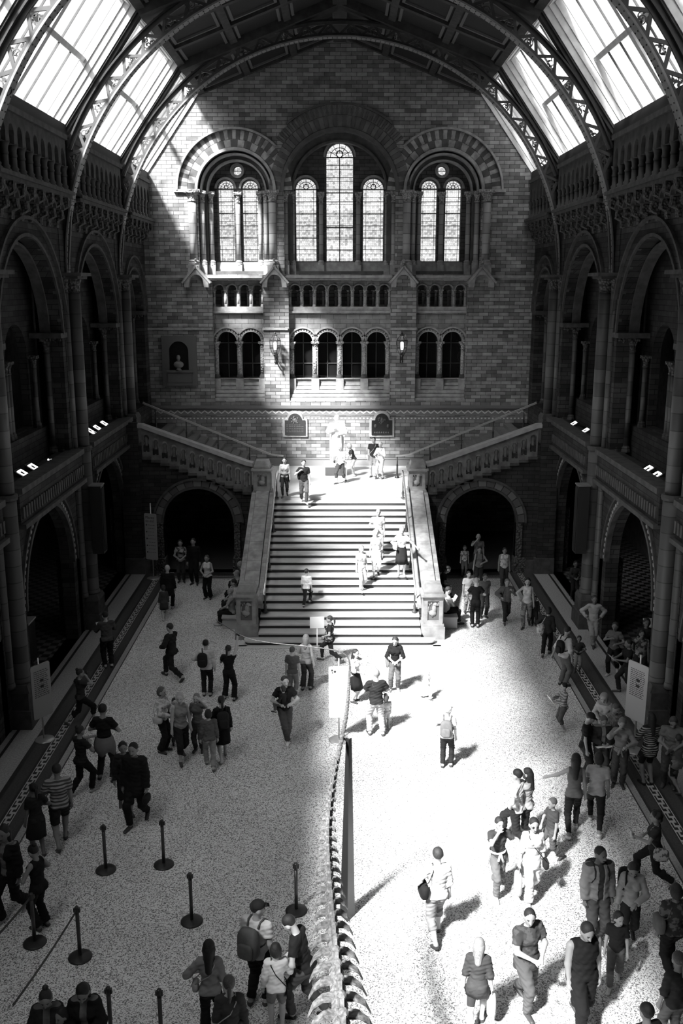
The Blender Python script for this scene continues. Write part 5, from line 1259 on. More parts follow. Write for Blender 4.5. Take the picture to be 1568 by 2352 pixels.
        if hair == 'curly': g.append(srf([Prim('ell', 'h', hpnt(x, y-.012, zz), ra=(.03, .03, .03), M=HR) for x, y, zz in ((.035, -.01, .95), (-.035, -.01, .95), (0, -.04, .94), (0, 0, .985), (.03, -.03, .975), (-.03, -.03, .975), (.03, -.03, .915), (-.03, -.03, .915), (.02, .02, .98), (-.02, .02, .98))], 0, .006, [(hpnt(0, .03, .93), HR @ np.array([0, 1, -.3]))], min(hh, .009)))
        if b.v: g.append((np.array(b.v), b.f, 0))
        obj('hair', g, [hairm(hc)])
    if hat == 'cap':
        b = MB(); b.tube([hpnt(0, .045, .966), hpnt(0, .085, .958)], [.036, .024], 10)
        g = srf([Prim('ell', 'h', hpnt(0, -.004, .952), ra=(.0505, .06, .055), M=HR)], .001, .01, [(hpnt(0, 0, .95), HR @ np.array([0, .1, -1]))], min(hh, .008))
        bv = np.array(b.v); c0 = hpnt(0, .06, .962); loc_ = (bv-c0) @ HR; loc_[:, 2] *= .12; bv = c0+loc_ @ HR.T
        obj('cap', [g, (bv, b.f, 0)], [clothm(f_hat(hc))])
    if hat == 'hijab':
        obj('headscarf', [srf([Prim('ell', 'h', hpnt(0, -.010, .945), ra=(.058, .062, .062), M=HR), Prim('ell', 'h', hpnt(0, .004, .895), ra=(.05, .05, .045), M=HR), Prim('ell', 'h', tp(0, 0, .835), ra=(.085, .06, .04), M=R)], 0, .02, [(hpnt(0, .035, .93), HR @ np.array([0, .9, .1]))] , min(hh, .009))], [clothm(hc)])
    if hat == 'glasses':
        b = MB()
        for s in (-1, 1): b.ball(hpnt(s*.019, .052, .936), (.015, .006, .011), 8, 5).tube([hpnt(s*.032, .045, .938), hpnt(s*.047, 0, .935)], .002, 4)
        obj('sunglasses', [(np.array(b.v), b.f, 0)], [BLACK])
    return f
def f_hat(v): return v
# ---------------------------------------------------------------- things people carry
def obj_np(name, parts, mats, label, cat, group=None, kids=()):
    parts = [q for q in parts if q]
    c = np.array([0., 0, 0])+parts[0][0].mean(0)
    if kids:
        root = thing(name, label, cat, Vector(c), 0, group)
        for nm, pt, mm in kids:
            pt = [q for q in pt if q]
            for q in pt: q[0][:] = q[0]-c
            mesh_obj(nm, np_mesh(nm, pt, mm), root)
        return root
    for q in parts: q[0][:] = q[0]-c
    o = mesh_obj(name, np_mesh(name, parts, mats)); o.location = c
    return tag(o, label, cat, group)
def wtube(f, pts, r, n=6):
    b = MB().tube([f.W(p) for p in pts], r, n); return (np.array(b.v), b.f, 0)
def rbox(f, c, r, k=2.6, M=None, n=16, m_=10):
    """rounded soft box (superellipsoid) in body coordinates, in world space"""
    vv = []; ff = []; M = np.eye(3) if M is None else M; e = 2/k
    pw = lambda x: math.copysign(abs(x)**e, x)
    for j in range(m_+1):
        t = -PI/2+PI*j/m_
        for i in range(n):
            a = 2*PI*i/n; vv.append(f.W(np.array(c)+M @ np.array([r[0]*pw(math.cos(t))*pw(math.cos(a)), r[1]*pw(math.cos(t))*pw(math.sin(a)), r[2]*pw(math.sin(t))])))
    for j in range(m_):
        for i in range(n): ff.append((j*n+i, j*n+(i+1) % n, (j+1)*n+(i+1) % n, (j+1)*n+i))
    return (np.array(vv), ff, 0)
def backpack(f, label, v=.05, s=1.0, one=0):
    cm = clothm(v); tp = f.tp; sh = f.sh
    c = tp(0 if not one else one*.05, -.115*s-.005, .69); M = f.R
    st_ = []
    for q in (-1, 1):
        if one and q != one: continue
        st_.append(wtube(f, [tp(q*.05, -.075, .80), tp(q*.058, -.04, .845), tp(q*.062, .01, .848), tp(q*.064, .068, .80), tp(q*.066, .078, .74), tp(q*.085, .05, .68), tp(q*.085, -.03, .63), tp(q*.06, -.075, .62)], .0085*1.7, 6))
    body = rbox(f, c, (.082*s, .05*s, .12*s), 3.2, M); pk = rbox(f, c+M @ np.array([0, -.05*s, -.035]), (.06*s, .022*s, .06*s), 3.5, M)
    return obj_np('backpack', [body], [cm], label, 'backpack', kids=[('bag_body', [body], [cm]), ('pocket', [pk], [cm]), ('strap', st_, [cm])])
def shoulderbag(f, label, side=-1, v=.5, r=(.05, .085, .07), zc=.56, y=0., cross=0, name='handbag', long=0):
    tp = f.tp; cm = clothm(v); x = side*(f.sh+.045)
    c = tp(x, y, zc); body = rbox(f, c, r, 3.2, f.R)
    sx_ = -side if cross else side
    top = tp(sx_*f.sh*.55, -.0, .853)
    pts1 = [c+np.array([0, .045, r[2]*.8]), tp(side*.098 if not cross else 0, .078, .68 if not cross else .70), tp(sx_*f.sh*.62, .055, .80), top]
    pts2 = [top, tp(sx_*f.sh*.6, -.06, .80), tp(side*.098 if not cross else 0, -.075, .70), c+np.array([0, -.045, r[2]*.8])]
    return obj_np(name, [body], [cm], label, 'bag', kids=[('bag_body', [body], [cm]), ('strap', [wtube(f, pts1+pts2[1:], .008, 5)], [cm])])
def handheld(f, label, arm=0, v=.6, r=(.03, .08, .11), name='carrier_bag', drop=.14, cat='bag'):
    ha, fd = f.arms[arm][2], f.arms[arm][3]; h = ha+fd*.05; c = h+np.array([0, 0, -drop]); cm = clothm(v)
    body = rbox(f, c, r, 3.4)
    return obj_np(name, [body], [cm], label, cat, kids=[('bag_body', [body], [cm]), ('handle', [wtube(f, [c+np.array([0, .04, r[2]*.85]), h+np.array([0, .012, -.005]), h, h+np.array([0, -.012, -.005]), c+np.array([0, -.04, r[2]*.85])], .006, 5)], [cm])])
def sheet(f, label, arms_=(0, 1), w=.11, h=.08, tilt=35, v=.75, name='leaflet', cat='leaflet', fold=.012):
    c = sum(f.arms[a][2]+f.arms[a][3]*.06 for a in arms_)/len(arms_); c = c+np.array([0, .02, .012])
    t = math.radians(tilt); u = f.R[:, 0]; q = np.array([0, math.cos(t), math.sin(t)]); n = np.cross(u, q); vv = []
    for i in range(5):
        s = -1+i*.5
        for j in (-1, 1):
            for e in (0, .003): vv.append(f.W(c+u*(w*s)+q*(h*j)+n*(fold*(abs(s) % 1)*2+e)))
    ff = []
    for i in range(4):
        a = i*4; b = a+4; ff += [(a, a+2, b+2, b), (a+1, b+1, b+3, a+3), (a, b, b+1, a+1), (a+2, a+3, b+3, b+2)]
    ff += [(0, 1, 3, 2), (16, 18, 19, 17)]
    P = (np.array(vv), ff, 0)
    return obj_np(name, [P], [mat('paper_%d' % round(v*100), v, .7)], label, cat)
def camera_prop(f, label, arm=0, off=(0, .03, .02)):
    a = f.arms[arm]; c = a[2]+a[3]*.05+np.array(off)
    b1 = rbox(f, c, (.038, .018, .025), 4); ln = wtube(f, [c, c+np.array([0, .045, 0])], .018, 10)
    return obj_np('photo_camera', [b1], [BLACK], label, 'camera', kids=[('camera_body', [b1], [BLACK]), ('lens', [ln], [BLACK])])
# statue of a robed man
sp = Vector((-.12, 40.35, LAND))
t = thing('pedestal', 'white stone pedestal under the standing statue on the landing', 'pedestal', sp)
MARB = mat('white_marble', .82, .4, .4)
MB().box(sp.x-.56, sp.x+.42, sp.y-.45, sp.y+.45, LAND, LAND+.42).box(sp.x-.5, sp.x+.36, sp.y-.4, sp.y+.4, LAND+.42, LAND+.48).build('block', MARB, t)
MB().box(sp.x-.42, sp.x-.08, sp.y-.47, sp.y-.45, LAND+.08, LAND+.33).build('plate', mat('plate_grey', .5, .6), t); MB().box(sp.x-.5, sp.x+.36, sp.y-.5, sp.y-.46, LAND+.02, LAND+.36).build('tread_panel', mat('panel_dark', .14, .6), t)
f = person(0, 0, 0, 165, 'white marble statue of a standing robed man on the landing', st='stand', ar='chest', al='belly', top=.82, bot=.82, skin=.82, sleeve='long', leg='maxi', hair='grey', hc=.8, shoe=.82, H=2.05, wd=1.25, loc=(sp.x, sp.y, LAND+.48), name='statue', cat='statue', hem=.42, coat=.012)
for o in bpy.data.objects:
    if o.parent == f.root:
        for k in range(len(o.data.materials)): o.data.materials[k] = MARB
f.root['label'] = 'white marble statue of a standing robed man on the landing'
b = []
for q in (-1, 1): b.append(wtube(f, [f.tp(q*.06, .07, .84), f.tp(q*.10, .09, .70), f.tp(q*.115, .10, .5), f.tp(q*.12, .08, .25), f.tp(q*.12, .06, .04)], .03, 8))
o = mesh_obj('robe_folds', np_mesh('robe_folds', b, [MARB]), f.root); o.matrix_parent_inverse = Matrix.Identity(4)
M = (Matrix.Translation(f.root.location) @ f.root.rotation_euler.to_matrix().to_4x4() @ Matrix.Scale(f.H, 4)).inverted(); o.data.transform(M)
tag(MB().lathe(.62, 40.25, LAND, [(.1, 0), (.1, .02), (.015, .04), (.012, .8)], 10).build('rope_stand', METAL), 'thin metal stand right of the statue on the landing', 'stand')
# ================================================================ the visitors
def G(*a, **k): return person(*a, **k)
W = .68
# on the landing and the stairs
f = G(654, 1141, 1051, 180, 'person in pale blouse and dark leggings stepping off the landing, dark jacket at the waist', st='walk', ar='down', al='down', top=.5, bot=.03, hair='bob', hc=.02, sleeve='elbow', leg='tight', fem=1, waist=.04, z=LAND)
f = G(698, 1155, 1056, 185, 'person in black t-shirt and jeans, fist at the chest, starting down the stairs', st='walkL', ar='strap', al='down', top=.02, bot=0.1, shoe=.6)
o = obj_np('jacket', [rbox(f, f.tp(.11, -.03, .66), (.035, .06, .12), 2.5)], [clothm(.02)], 'black jacket slung over the shoulder of the person in black t-shirt', 'jacket')
f = G(782, 1110, 1022, 150, 'person in white shirt and dark shorts walking left in front of the statue', st='walk', ar='down', al='front', top=W, bot=0.06, leg='crop', hair='grey', hc=.5, skin=0.4)
f = G(812, 1094, 1019, 95, 'person in dark vest top bending forward right beside the statue', st='stand', lean=18, ar='belly', al='front', top=.05, bot=.55, leg='short', hair='bob', hc=.45, fem=1, sleeve='short', shoe=.6)
f = G(857, 1096, 1004, 170, 'person in dark t-shirt with a pale strap across, shorts, under the right plaque', st='stand', ar='down', al='down', top=.03, bot=.25, leg='short', hair='short')
shoulderbag(f, 'dark bag with pale strap on the person under the right plaque', 1, .45, r=(.03, .06, .05), zc=.5, cross=1)
f = G(873, 1100, 1015, 150, 'person in pale shirt and shorts with arm raised to the neighbour, landing right', st='shift', ar='front', al='chest', top=W, bot=.45, leg='crop', hair='grey', hc=.45, sleeve='elbow')
shoulderbag(f, 'small dark pouch worn in front by the person in pale shirt on the landing', 1, .06, r=(.02, .025, .03), zc=.6, y=.09, cross=1, name='camera_pouch')
f = G(1213, 985, 925, 190, 'person lifting a camera at the top of the right side flight', st='stand', ar='face', al='face', top=.05, bot=.05, skin=.3, hc=.05, z=4.6, H=1.7)
f = G(867, 1275, 1169, 185, 'bald person in loose white t-shirt coming down behind others on the stairs', st='step', ar='belly', al='down', top=.72, bot=.55, hair='bald', leg='long', wd=1.08, hem=.46)
f = G(863, 1322, 1215, 180, 'person in white top and white trousers with a dark jacket over the arm, mid stairs', st='step', ar='down', al='down', top=.72, bot=.72, leg='crop', hair='bob', hc=.3, fem=1, sleeve='none')
obj_np('jacket', [rbox(f, f.arms[1][1]*.4+f.arms[1][2]*.6+np.array([0, -.02, -.08]), (.03, .05, .13), 2.4)], [clothm(.06)], 'dark jacket hanging from the arm of the person in white trousers', 'jacket')
f = G(921, 1322, 1211, 178, 'person in white blouse and black knee-length skirt holding the right handrail', st='stand', ar='bag', al='side', top=.75, bot=.02, leg='skirt', hair='bun', hc=.4, fem=1, sleeve='short', shoe=.4)
shoulderbag(f, 'large white handbag on the arm of the person in black skirt', 1, .7, r=(.05, .08, .075), zc=.62)
f = G(829, 1354, 1253, 205, 'child in white t-shirt and pale jeans descending the stairs', st='step', ar='down', al='down', top=.75, bot=.42, hair='long', hc=.2, fem=1, shoe=.8)
f = G(704, 1392, 1308, -15, 'person in white shirt and dark trousers climbing the lower steps, seen from behind', st='climb', ar='down', al='down', top=.75, bot=.03, sleeve='elbow', hair='short')
# foot of the stairs
f = G(758, 1520, 1415, 80, 'person in dark clothes striding left past the white placard', st='stride', ar='bag', al='bag', top=.03, bot=.03, leg='tight', hair='pony', hc=.05, fem=1, sleeve='short', shoe=.1)
shoulderbag(f, 'dark patterned shoulder bag of the person striding past the placard', -1, ('print', .03, .5), r=(.04, .1, .07), zc=.58, y=.03)
f = G(906, 1586, 1461, 175, 'person in black scoop-neck top and jeans looking at their hands, foot of stairs', st='shift', ar='front', al='front', top=0.012, bot=0.1, hair='long', hc=.03, fem=1, sleeve='elbow', shoe=.6, hy=-10, hp=25)
obj_np('jacket', [rbox(f, f.tp(.13, -.01, .56), (.04, .03, .14), 2.3, rotz(.3))], [clothm(('stripev', .08, .5, 30))], 'striped jacket hanging at the hip of the person in black scoop-neck top', 'jacket')
f = G(815, 1612, 1492, 240, 'person with long dark hair and dark skirt reaching out an arm, by the tail tip', st='stand', ar='front', al='reach', top=.62, bot=.02, leg='skirt', hair='long', hc=.03, fem=1, sleeve='elbow', hy=-15)
f = G(862, 1687, 1538, 8, 'person in dark polo shirt and beige trousers seen from behind, strap across the back', st='wide', ar='belly', al='belly', top=0.02, bot=0.4, hair='crop', hc=.25, wd=1.12)
shoulderbag(f, 'bag strap and dark bag of the person in dark polo shirt', 1, .05, r=(.03, .06, .06), zc=.55, y=.03, cross=1)
f = G(888, 1672, 1600, 20, 'small child half hidden behind the person in beige trousers', st='stand', top=.55, bot=.3, hair='short', hc=.2, shoe=.7)
f = G(980, 1606, 1540, 250, 'white-clad toddler walking alone on the bright floor', st='walk', ar='front', al='down', top=.82, bot=.8, hair='short', hc=.5, leg='long', sleeve='long', shoe=.05, wd=1.25, skin=.6)
f = G(1024, 1760, 1622, -12, 'person in pale cap and white shirt with a large backpack, standing alone in sunlight', st='shift', ar='down', al='belly', top=.72, bot=0.02, hair='grey', hc=.7, hat='cap', hy=-35)
backpack(f, 'large grey backpack on the person in the pale cap', .2, 1.15)
# centre left
f = G(703, 1583, 1458, -15, 'person with long blond hair, pale tank top and jeans, below the placard', st='shift', ar='down', al='front', top=0.3, bot=0.05, leg='flare', hair='long', hc=.25, fem=1, sleeve='none')
f = G(672, 1602, 1486, -8, 'person in dark grey t-shirt and grey trousers, back turned, left of the blond one', st='stand', ar='down', al='down', top=.09, bot=.2, leg='crop', hair='short', hc=.05, shoe=.3)
f = G(655, 1705, 1553, 190, 'person in black top and jeans with white shoes carrying a small child', st='crossed', ar='belly', al='belly', top=.02, bot=0.09, hair='short', hc=.03, shoe=.85, hy=15)
r_ = f.W(np.array([.03, .10, .63])); G(0, 0, 0, 60, 'small child in dark clothes carried on the arm of the person in white shoes', st='hang', ar='front', al='front', top=.02, bot=.1, hair='bob', hc=.02, H=.95, loc=(r_[0], r_[1], r_[2]-.30*.95), sleeve='long')
f = G(396, 1558, 1432, 60, 'person in dark coat and trousers striding left with a leaflet, left floor', st='stride', ar='read', al='bag', top=.015, bot=.015, hair='short', hc=.03, sleeve='long', coat=.006)
sheet(f, 'pale leaflet in the hand of the striding person in dark coat', (0,), .06, .05, v=.6)
f = G(476, 1597, 1470, 2, 'person in white shirt and black trousers with backpack on one shoulder', st='stand', ar='down', al='bag', top=.62, bot=.015, hair='short', hc=.01, sleeve='long', hem=.5)
backpack(f, 'dark backpack hung from the left shoulder of the person in white shirt', .02, 1.05, one=-1)
f = G(527, 1606, 1483, -10, 'person all in black lifting a camera overhead near the left newel pillar', st='wide', ar='highup', al='chest', top=.012, bot=.012, hair='pony', hc=.02, fem=1, leg='flare', wd=1.1, shoe=.02)
camera_prop(f, 'small camera held up by the person all in black')
f = G(376, 1726, 1578, 250, 'person in white patterned jacket and dark flares with white handbag', st='stand', ar='front', al='front', top=('print', .62, .4), bot=.015, leg='flare', hair='bob', hc=.1, fem=1, sleeve='long')
shoulderbag(f, 'white handbag of the person in white patterned jacket', 1, .6, r=(.035, .075, .05), zc=.55)
f = G(400, -1, 1604, 200, 'child with dark hair half hidden behind the white handbag', st='stand', ar='front', al='front', top=.1, bot=.1, hair='short', H=1.2)
f = G(418, 1745, 1591, 205, 'blond person in grey vest top and dark cropped trousers, hands down', st='walk', ar='down', al='down', top=.24, bot=.02, leg='crop', hair='grey', hc=.35, fem=1, sleeve='none', wd=1.05, hy=-20)
f = G(456, 1725, 1580, 175, 'child with long fair hair raising one hand in the left group', st='stand', ar='down', al='up', top=.12, bot=.06, hair='long', hc=.2, fem=1, H=1.5)
f = G(512, 1742, 1600, 15, 'person in black with a black backpack, right side of the left group', st='walk', ar='down', al='belly', top=.012, bot=.012, hair='pony', hc=.015, fem=1, sleeve='long', leg='skirt', shoe=.4)
backpack(f, 'black backpack on the person right of the left group', .015, 1.1)
f = G(482, 1762, 1630, 10, 'child in grey sweater and light trousers, back to the camera, front of the left group', st='walkL', ar='down', al='down', top=.10, bot=.28, hair='bob', hc=.015, sleeve='long', shoe=.1)
f = G(478, 1375, 1275, 170, 'person in white tank top and black trousers standing below the left arch', st='stand', ar='front', al='front', top=.62, bot=.01, hair='pony', hc=.06, fem=1, sleeve='none', leg='flare', skin=.3)
f = G(447, 1342, 1236, 175, 'person in dark suit with white collar under the left arch', st='stand', top=.012, bot=.012, hair='short', hc=.02, sleeve='long', skin=.3)
f = G(417, 1337, 1240, 185, 'person in patterned top holding something at the waist, under the left arch', st='stand', ar='front', al='front', top=('print', .3, .04), bot=.05, hair='short', hc=.02, fem=1, skin=.3)
f = G(388, 1402, 1298, -5, 'white-haired person in long black coat near the left border', st='walk', top=.01, bot=.01, hair='crop', hc=.5, sleeve='long', coat=.01, hem=.33, shoe=.3)
f = G(378, 1422, 1345, 15, 'child in dark grey dress walking behind the white-haired person', st='walk', top=.06, bot=.06, hair='bob', hc=.03, leg='dress', sleeve='long', shoe=.6, fem=1)
f = G(249, 1532, 1405, 25, 'person in dark grey jumper reading at the left border strip', st='stand', ar='read', al='read', top=.07, bot=.01, hair='short', hc=.015, sleeve='long', wd=1.1)
sheet(f, 'white leaflet held by the person in dark grey jumper', v=.8)
f = G(190, 1662, 1537, -60, 'person photographing with raised hands on the left border strip', st='stride', ar='face', al='hip', top=.035, bot=.01, hair='bun', hc=.015, fem=1, leg='crop', skin=.25, shoe=.08)
camera_prop(f, 'camera held to the eye of the person on the left border strip')
f = G(245, 1790, 1618, -5, 'person in black t-shirt with pale jacket tied round the hips, left floor', st='wide', ar='belly', al='belly', top=.01, bot=.03, hair='short', hc=.01, waist=.16, skin=.25)
f = G(192, 1823, 1668, -35, 'person in black with white shoes, left floor between border and pale-jacket person', st='walk', ar='chest', al='reach', top=.015, bot=.01, hair='bun', hc=.015, fem=1, skin=.22, shoe=.4)
f = G(316, 1892, 1706, 170, 'tall person in long black coat carrying a bag, right one of the dark pair', st='walk', ar='down', al='down', top=.01, bot=.012, hair='short', hc=.01, sleeve='long', coat=.012, hem=.38, skin=.22)
handheld(f, 'black bag in the hand of the tall person in long coat', 1, .02, r=(.035, .07, .05), drop=.07, name='handbag')
f = G(290, 1862, 1704, 200, 'person in dark jacket half behind the tall one in the dark pair', st='walkL', top=.02, bot=.015, hair='bob', hc=.01, fem=1, sleeve='long', skin=.22, leg='crop')
f = G(143, 1938, 1756, 20, 'person in pale striped shirt and dark shorts, far left', st='walk', ar='down', al='belly', top=('stripe', .28, .06, 26), bot=.02, leg='short', hair='short', hc=.015, wd=1.12, skin=.2)
f = G(90, 1965, 1800, 35, 'person in dark dress standing at the meander border, far left', st='stand', ar='belly', al='down', top=.02, bot=.02, leg='skirt', hair='pony', hc=.01, fem=1, skin=.15)
f = G(28, 2105, 1896, 165, 'person in pale patterned top and dark cardigan with white shoes, left edge', st='walk', ar='read', al='down', top=('print', .16, .08), bot=.01, hair='long', hc=.01, fem=1, jacket=.01, sleeve='long', skin=.18, shoe=.4, leg='flare')
f = G(95, 2130, 1942, 60, 'girl in black with bare shoulders facing left behind the far left post', st='stand', ar='belly', al='belly', top=.01, bot=.01, hair='bun', hc=.012, fem=1, sleeve='none', skin=.22, leg='flare', hp=25)
f = G(104, -1, 2268, 190, 'person with a tall hair bun and grey top, cut by the bottom left edge', st='stand', ar='front', al='front', top=.1, bot=.03, hair='bun', hc=.015, fem=1, jacket=.015, sleeve='long', skin=.22, H=1.66, hp=25)
f = G(142, -1, 2318, 150, 'dark-haired child between two adults at the bottom left edge', st='stand', top=.015, bot=.02, hair='bob', hc=.01, H=1.35, skin=.2)
f = G(190, -1, 2250, 185, 'person in black coat and pale scarf with hanging black hair, bottom left edge', st='stand', ar='front', al='front', top=.14, bot=.02, hair='long', hc=.01, jacket=.012, sleeve='long', fem=1, H=1.7, skin=.2, hp=35)
# bottom centre
f = G(478, -1, 2160, 2, 'person with long black curly hair and white sleeves, bottom centre-left', st='shift', ar='down', al='bag', top=.2, bot=.012, hair='vlong', hc=.012, fem=1, sleeve='elbow', leg='flare', H=1.66)
shoulderbag(f, 'pale cross strap and bag of the person with long black curly hair', -1, .35, r=(.03, .06, .05), zc=.56, cross=1)
f = G(525, -1, 2243, 8, 'person with brown ponytail and dark top, lowest of the group, bottom edge', st='shift', ar='down', al='down', top=.04, bot=.02, hair='pony', hc=.06, fem=1, sleeve='long', H=1.66, wd=1.05)
shoulderbag(f, 'pale diagonal strap with bag on the person with brown ponytail', -1, .4, r=(.03, .06, .05), zc=.54, cross=1)
f = G(588, -1, 2068, -25, 'person in black cap and white t-shirt with a grey backpack', st='shift', ar='down', al='down', top=.62, bot=.01, hair='short', hc=.02, hat='cap', wd=1.15, hy=-50, skin=.35, H=1.82)
backpack(f, 'grey and black backpack on the person in the black cap', .12, 1.2)
f = G(632, -1, 2168, 5, 'girl in white long-sleeved top and shorts, black bag at the hip', st='stand', ar='front', al='down', top=.7, bot=.2, hair='bob', hc=.02, fem=1, sleeve='long', leg='short', H=1.5, shoe=.4)
shoulderbag(f, 'black cross-body bag on the girl in white top', 1, .02, r=(.03, .07, .07), zc=.45, cross=1)
f = G(700, 2335, 2102, 75, 'person in dark polo and jeans leaning over a camera, beside the tail', st='walkL', ar='front', al='belly', top=0.015, bot=0.08, hair='short', hc=.02, lean=14, hp=30, shoe=.02, skin=.5, H=1.82)
camera_prop(f, 'black camera in the hands of the person in dark polo', 0)
# right: sunlit people
f = G(1000, 2155, 1950, 8, 'person with short dark hair and white top seen from behind, black tote on shoulder', st='walk', ar='down', al='bag', top=('print', .72, .4), bot=0.22, hair='short', hc=0.03, fem=1, sleeve='elbow', leg='crop', wd=1.1, skin=0.4)
shoulderbag(f, 'large black shoulder bag of the person seen from behind in sunlight', -1, .012, r=(.045, .11, .075), zc=.58)
f = G(1092, 2362, 2158, -12, 'blond person in grey dress seen from behind at the bottom edge', st='walk', ar='down', al='down', top=0.06, bot=0.06, hair='long', hc=0.3, fem=1, sleeve='elbow', leg='mini', hem=.44, skin=0.5)
handheld(f, 'white plastic carrier bag hanging from the hand of the blond person', 0, .7, r=(.045, .06, .12), drop=.16)
f = G(1203, 2312, 2083, 205, 'person in baggy grey printed t-shirt and jeans striding in sunlight', st='walk', ar='front', al='front', top=('print', .055, .09), bot=0.1, hair='crop', hc=.03, wd=1.15, hem=.44, leg='long', hy=-25, hp=15, H=1.8)
f = G(1345, -1, 2110, 195, 'heavy person in black sleeveless shirt and black trousers, bottom right', st='walk', ar='down', al='down', top=.012, bot=.012, hair='short', hc=.02, sleeve='none', wd=1.28, skin=0.25, hp=25, hem=.47, H=1.88)
f = G(1138, 2052, 1878, 195, 'person sipping a drink, dark vest and pale jacket round the waist', st='walk', ar='face', al='side', top=.05, bot=0.13, hair='short', hc=.03, waist=.7, shoe=.6, skin=0.4)
handheld(f, 'pale cup or bottle held at the mouth of the person with pale jacket', 0, .6, r=(.014, .014, .03), drop=-.01, name='drinking_cup', cat='cup')
f = G(1216, 2065, 1880, 185, 'person in white tunic and white trousers with sunglasses and cross-body bag', st='walk', ar='hold', al='down', top=.78, bot=.78, hair='short', hc=.04, fem=1, hat='glasses', sleeve='elbow', hem=.43, leg='flare', shoe=.8, skin=.45)
shoulderbag(f, 'dark cross-body bag with long strap on the person in white', -1, .03, r=(.03, .06, .055), zc=.5, y=.08, cross=1)
handheld(f, 'pale paper shopping bag carried by the person in white', 0, .4, r=(.035, .085, .14), drop=.2, name='shopping_bag')
f = G(1262, 1975, 1836, 110, 'boy in grey t-shirt and baggy trousers walking behind the person in white', st='walk', ar='front', al='down', top=.09, bot=.12, hair='short', hc=.15, shoe=.05)
f = G(1190, -1, 1760, 55, 'person in white polo with dark shoulder bag walking left', st='stride', ar='down', al='hip', top=.7, bot=.02, hair='short', hc=.02, H=1.74)
shoulderbag(f, 'soft dark shoulder bag of the person in white polo', 1, .08, r=(.03, .07, .1), zc=.62)
f = G(1213, -1, 1762, 70, 'person with long straight dark hair stretching a hand to the one in white polo', st='walk', ar='chest', al='reach', top=.4, bot=.015, hair='vlong', hc=.03, fem=1, sleeve='short', H=1.64)
f = G(1312, 1912, 1733, -10, 'person with long dark hair and grey tank top walking away, hand raised', st='walk', ar='down', al='side', top=.12, bot=.02, hair='vlong', hc=.015, fem=1, sleeve='none', shoe=.7, leg='tight', skin=.3)
f = G(1364, 1902, 1730, -14, 'person in white hooded top and tight dark jeans walking away', st='strideL', ar='down', al='hold', top=0.4, bot=.02, hair='bob', hc=.015, sleeve='short', shoe=.6, leg='tight', skin=.25)
# right: group around a map
f = G(1340, 1790, 1636, 250, 'person in black cap and black t-shirt looking at the map', st='stand', ar='down', al='front', top=.012, bot=.03, hair='short', hc=.02, hat='cap', skin=.3, hp=30)
f = G(1375, 1785, 1642, 185, 'person in dark cardigan holding an open map in the right-hand group', st='stand', ar='front', al='front', top=.28, bot=.1, jacket=.04, sleeve='long', hair='grey', hc=.08, skin=.25, hp=30, wd=1.1)
sheet(f, 'open white map held low by the person in dark cardigan', v=.75, w=.15, h=.06, tilt=15, name='map', cat='map')
f = G(1402, 1760, 1614, 200, 'person in pale pin-striped shirt behind the map group', st='stand', ar='down', al='down', top=('stripev', .25, .06, 60), bot=.05, hair='grey', hc=.05, skin=.2, hp=30, wd=1.15, sleeve='elbow')
f = G(1383, 1725, 1585, 150, 'person in pale headscarf leaning in behind the map group', st='stand', ar='front', al='down', top=.35, bot=.1, hat='hijab', hc=.22, sleeve='long', fem=1, lean=16, skin=.25, leg='maxi')
f = G(1418, 1806, 1648, 165, 'person with fair hair and hand at the chin, jacket tied round the waist', st='stand', ar='face', al='belly', top=.22, bot=.06, waist=.22, hair='pony', hc=.12, fem=1, sleeve='long', skin=.25, hp=25)
f = G(1290, 1677, 1571, 100, 'boy in striped jumper reading a white sheet near the right border', st='stand', ar='read', al='read', top=('stripe', .35, .15, 20), bot=.08, hair='short', hc=.01, sleeve='long', shoe=.6, leg='crop', skin=.3)
sheet(f, 'white paper sheet held up by the boy in striped jumper', v=.8, tilt=55, w=.11, h=.1)
f = G(1484, 1800, 1640, 10, 'person with long black hair in black and white striped dress', st='stand', ar='down', al='belly', top=('stripe', .015, .22, 34), bot=.02, hair='vlong', hc=.008, fem=1, sleeve='elbow', leg='mini', hem=.42, skin=.15, coat=.006, shoe=.01)
f = G(1548, -1, 1642, 160, 'person in grey t-shirt looking at a camera by the right edge', st='stand', ar='front', al='front', top=.12, bot=.05, hair='short', hc=.03, skin=.15, hp=35, H=1.75, wd=1.1)
camera_prop(f, 'camera in the hands of the person in grey t-shirt at the right edge')
f = G(1548, 1815, 1690, 20, 'child in loose beige top and black shorts at the right edge', st='walk', ar='chest', al='chest', top=.12, bot=.01, leg='short', hair='short', hc=.02, skin=.13, hem=.43)
f = G(1495, 2030, 1865, 75, 'person with curly dark hair reading a leaflet while walking left, patterned bag', st='stride', ar='belly', al='read', top=.03, bot=.01, hair='curly', hc=.012, fem=1, skin=.2)
sheet(f, 'small white leaflet held by the person with curly dark hair', (1,), .07, .03, v=.7)
shoulderbag(f, 'pale patterned shopping bag at the side of the person with curly dark hair', -1, ('print', .3, .08), r=(.03, .09, .085), zc=.52, y=-.07)
f = G(1362, 2165, 1973, 192, 'person in open beige jacket and dark t-shirt with backpack straps, right floor', st='stand', ar='down', al='down', top=.04, bot=0.07, jacket=0.2, sleeve='long', hair='crop', hc=.01, skin=.12, hy=20, wd=1.1, H=1.85)
backpack(f, 'black backpack worn over the open beige jacket', .015, .95)
f = G(1440, 2170, 1976, 165, 'person in white zipped top with a black rucksack, looking down, right floor', st='walk', ar='down', al='front', top=.32, bot=.015, hair='bob', hc=.015, fem=1, sleeve='long', skin=.2, hp=35)
backpack(f, 'black rucksack on the person in white zipped top', .012, 1.1, one=1)
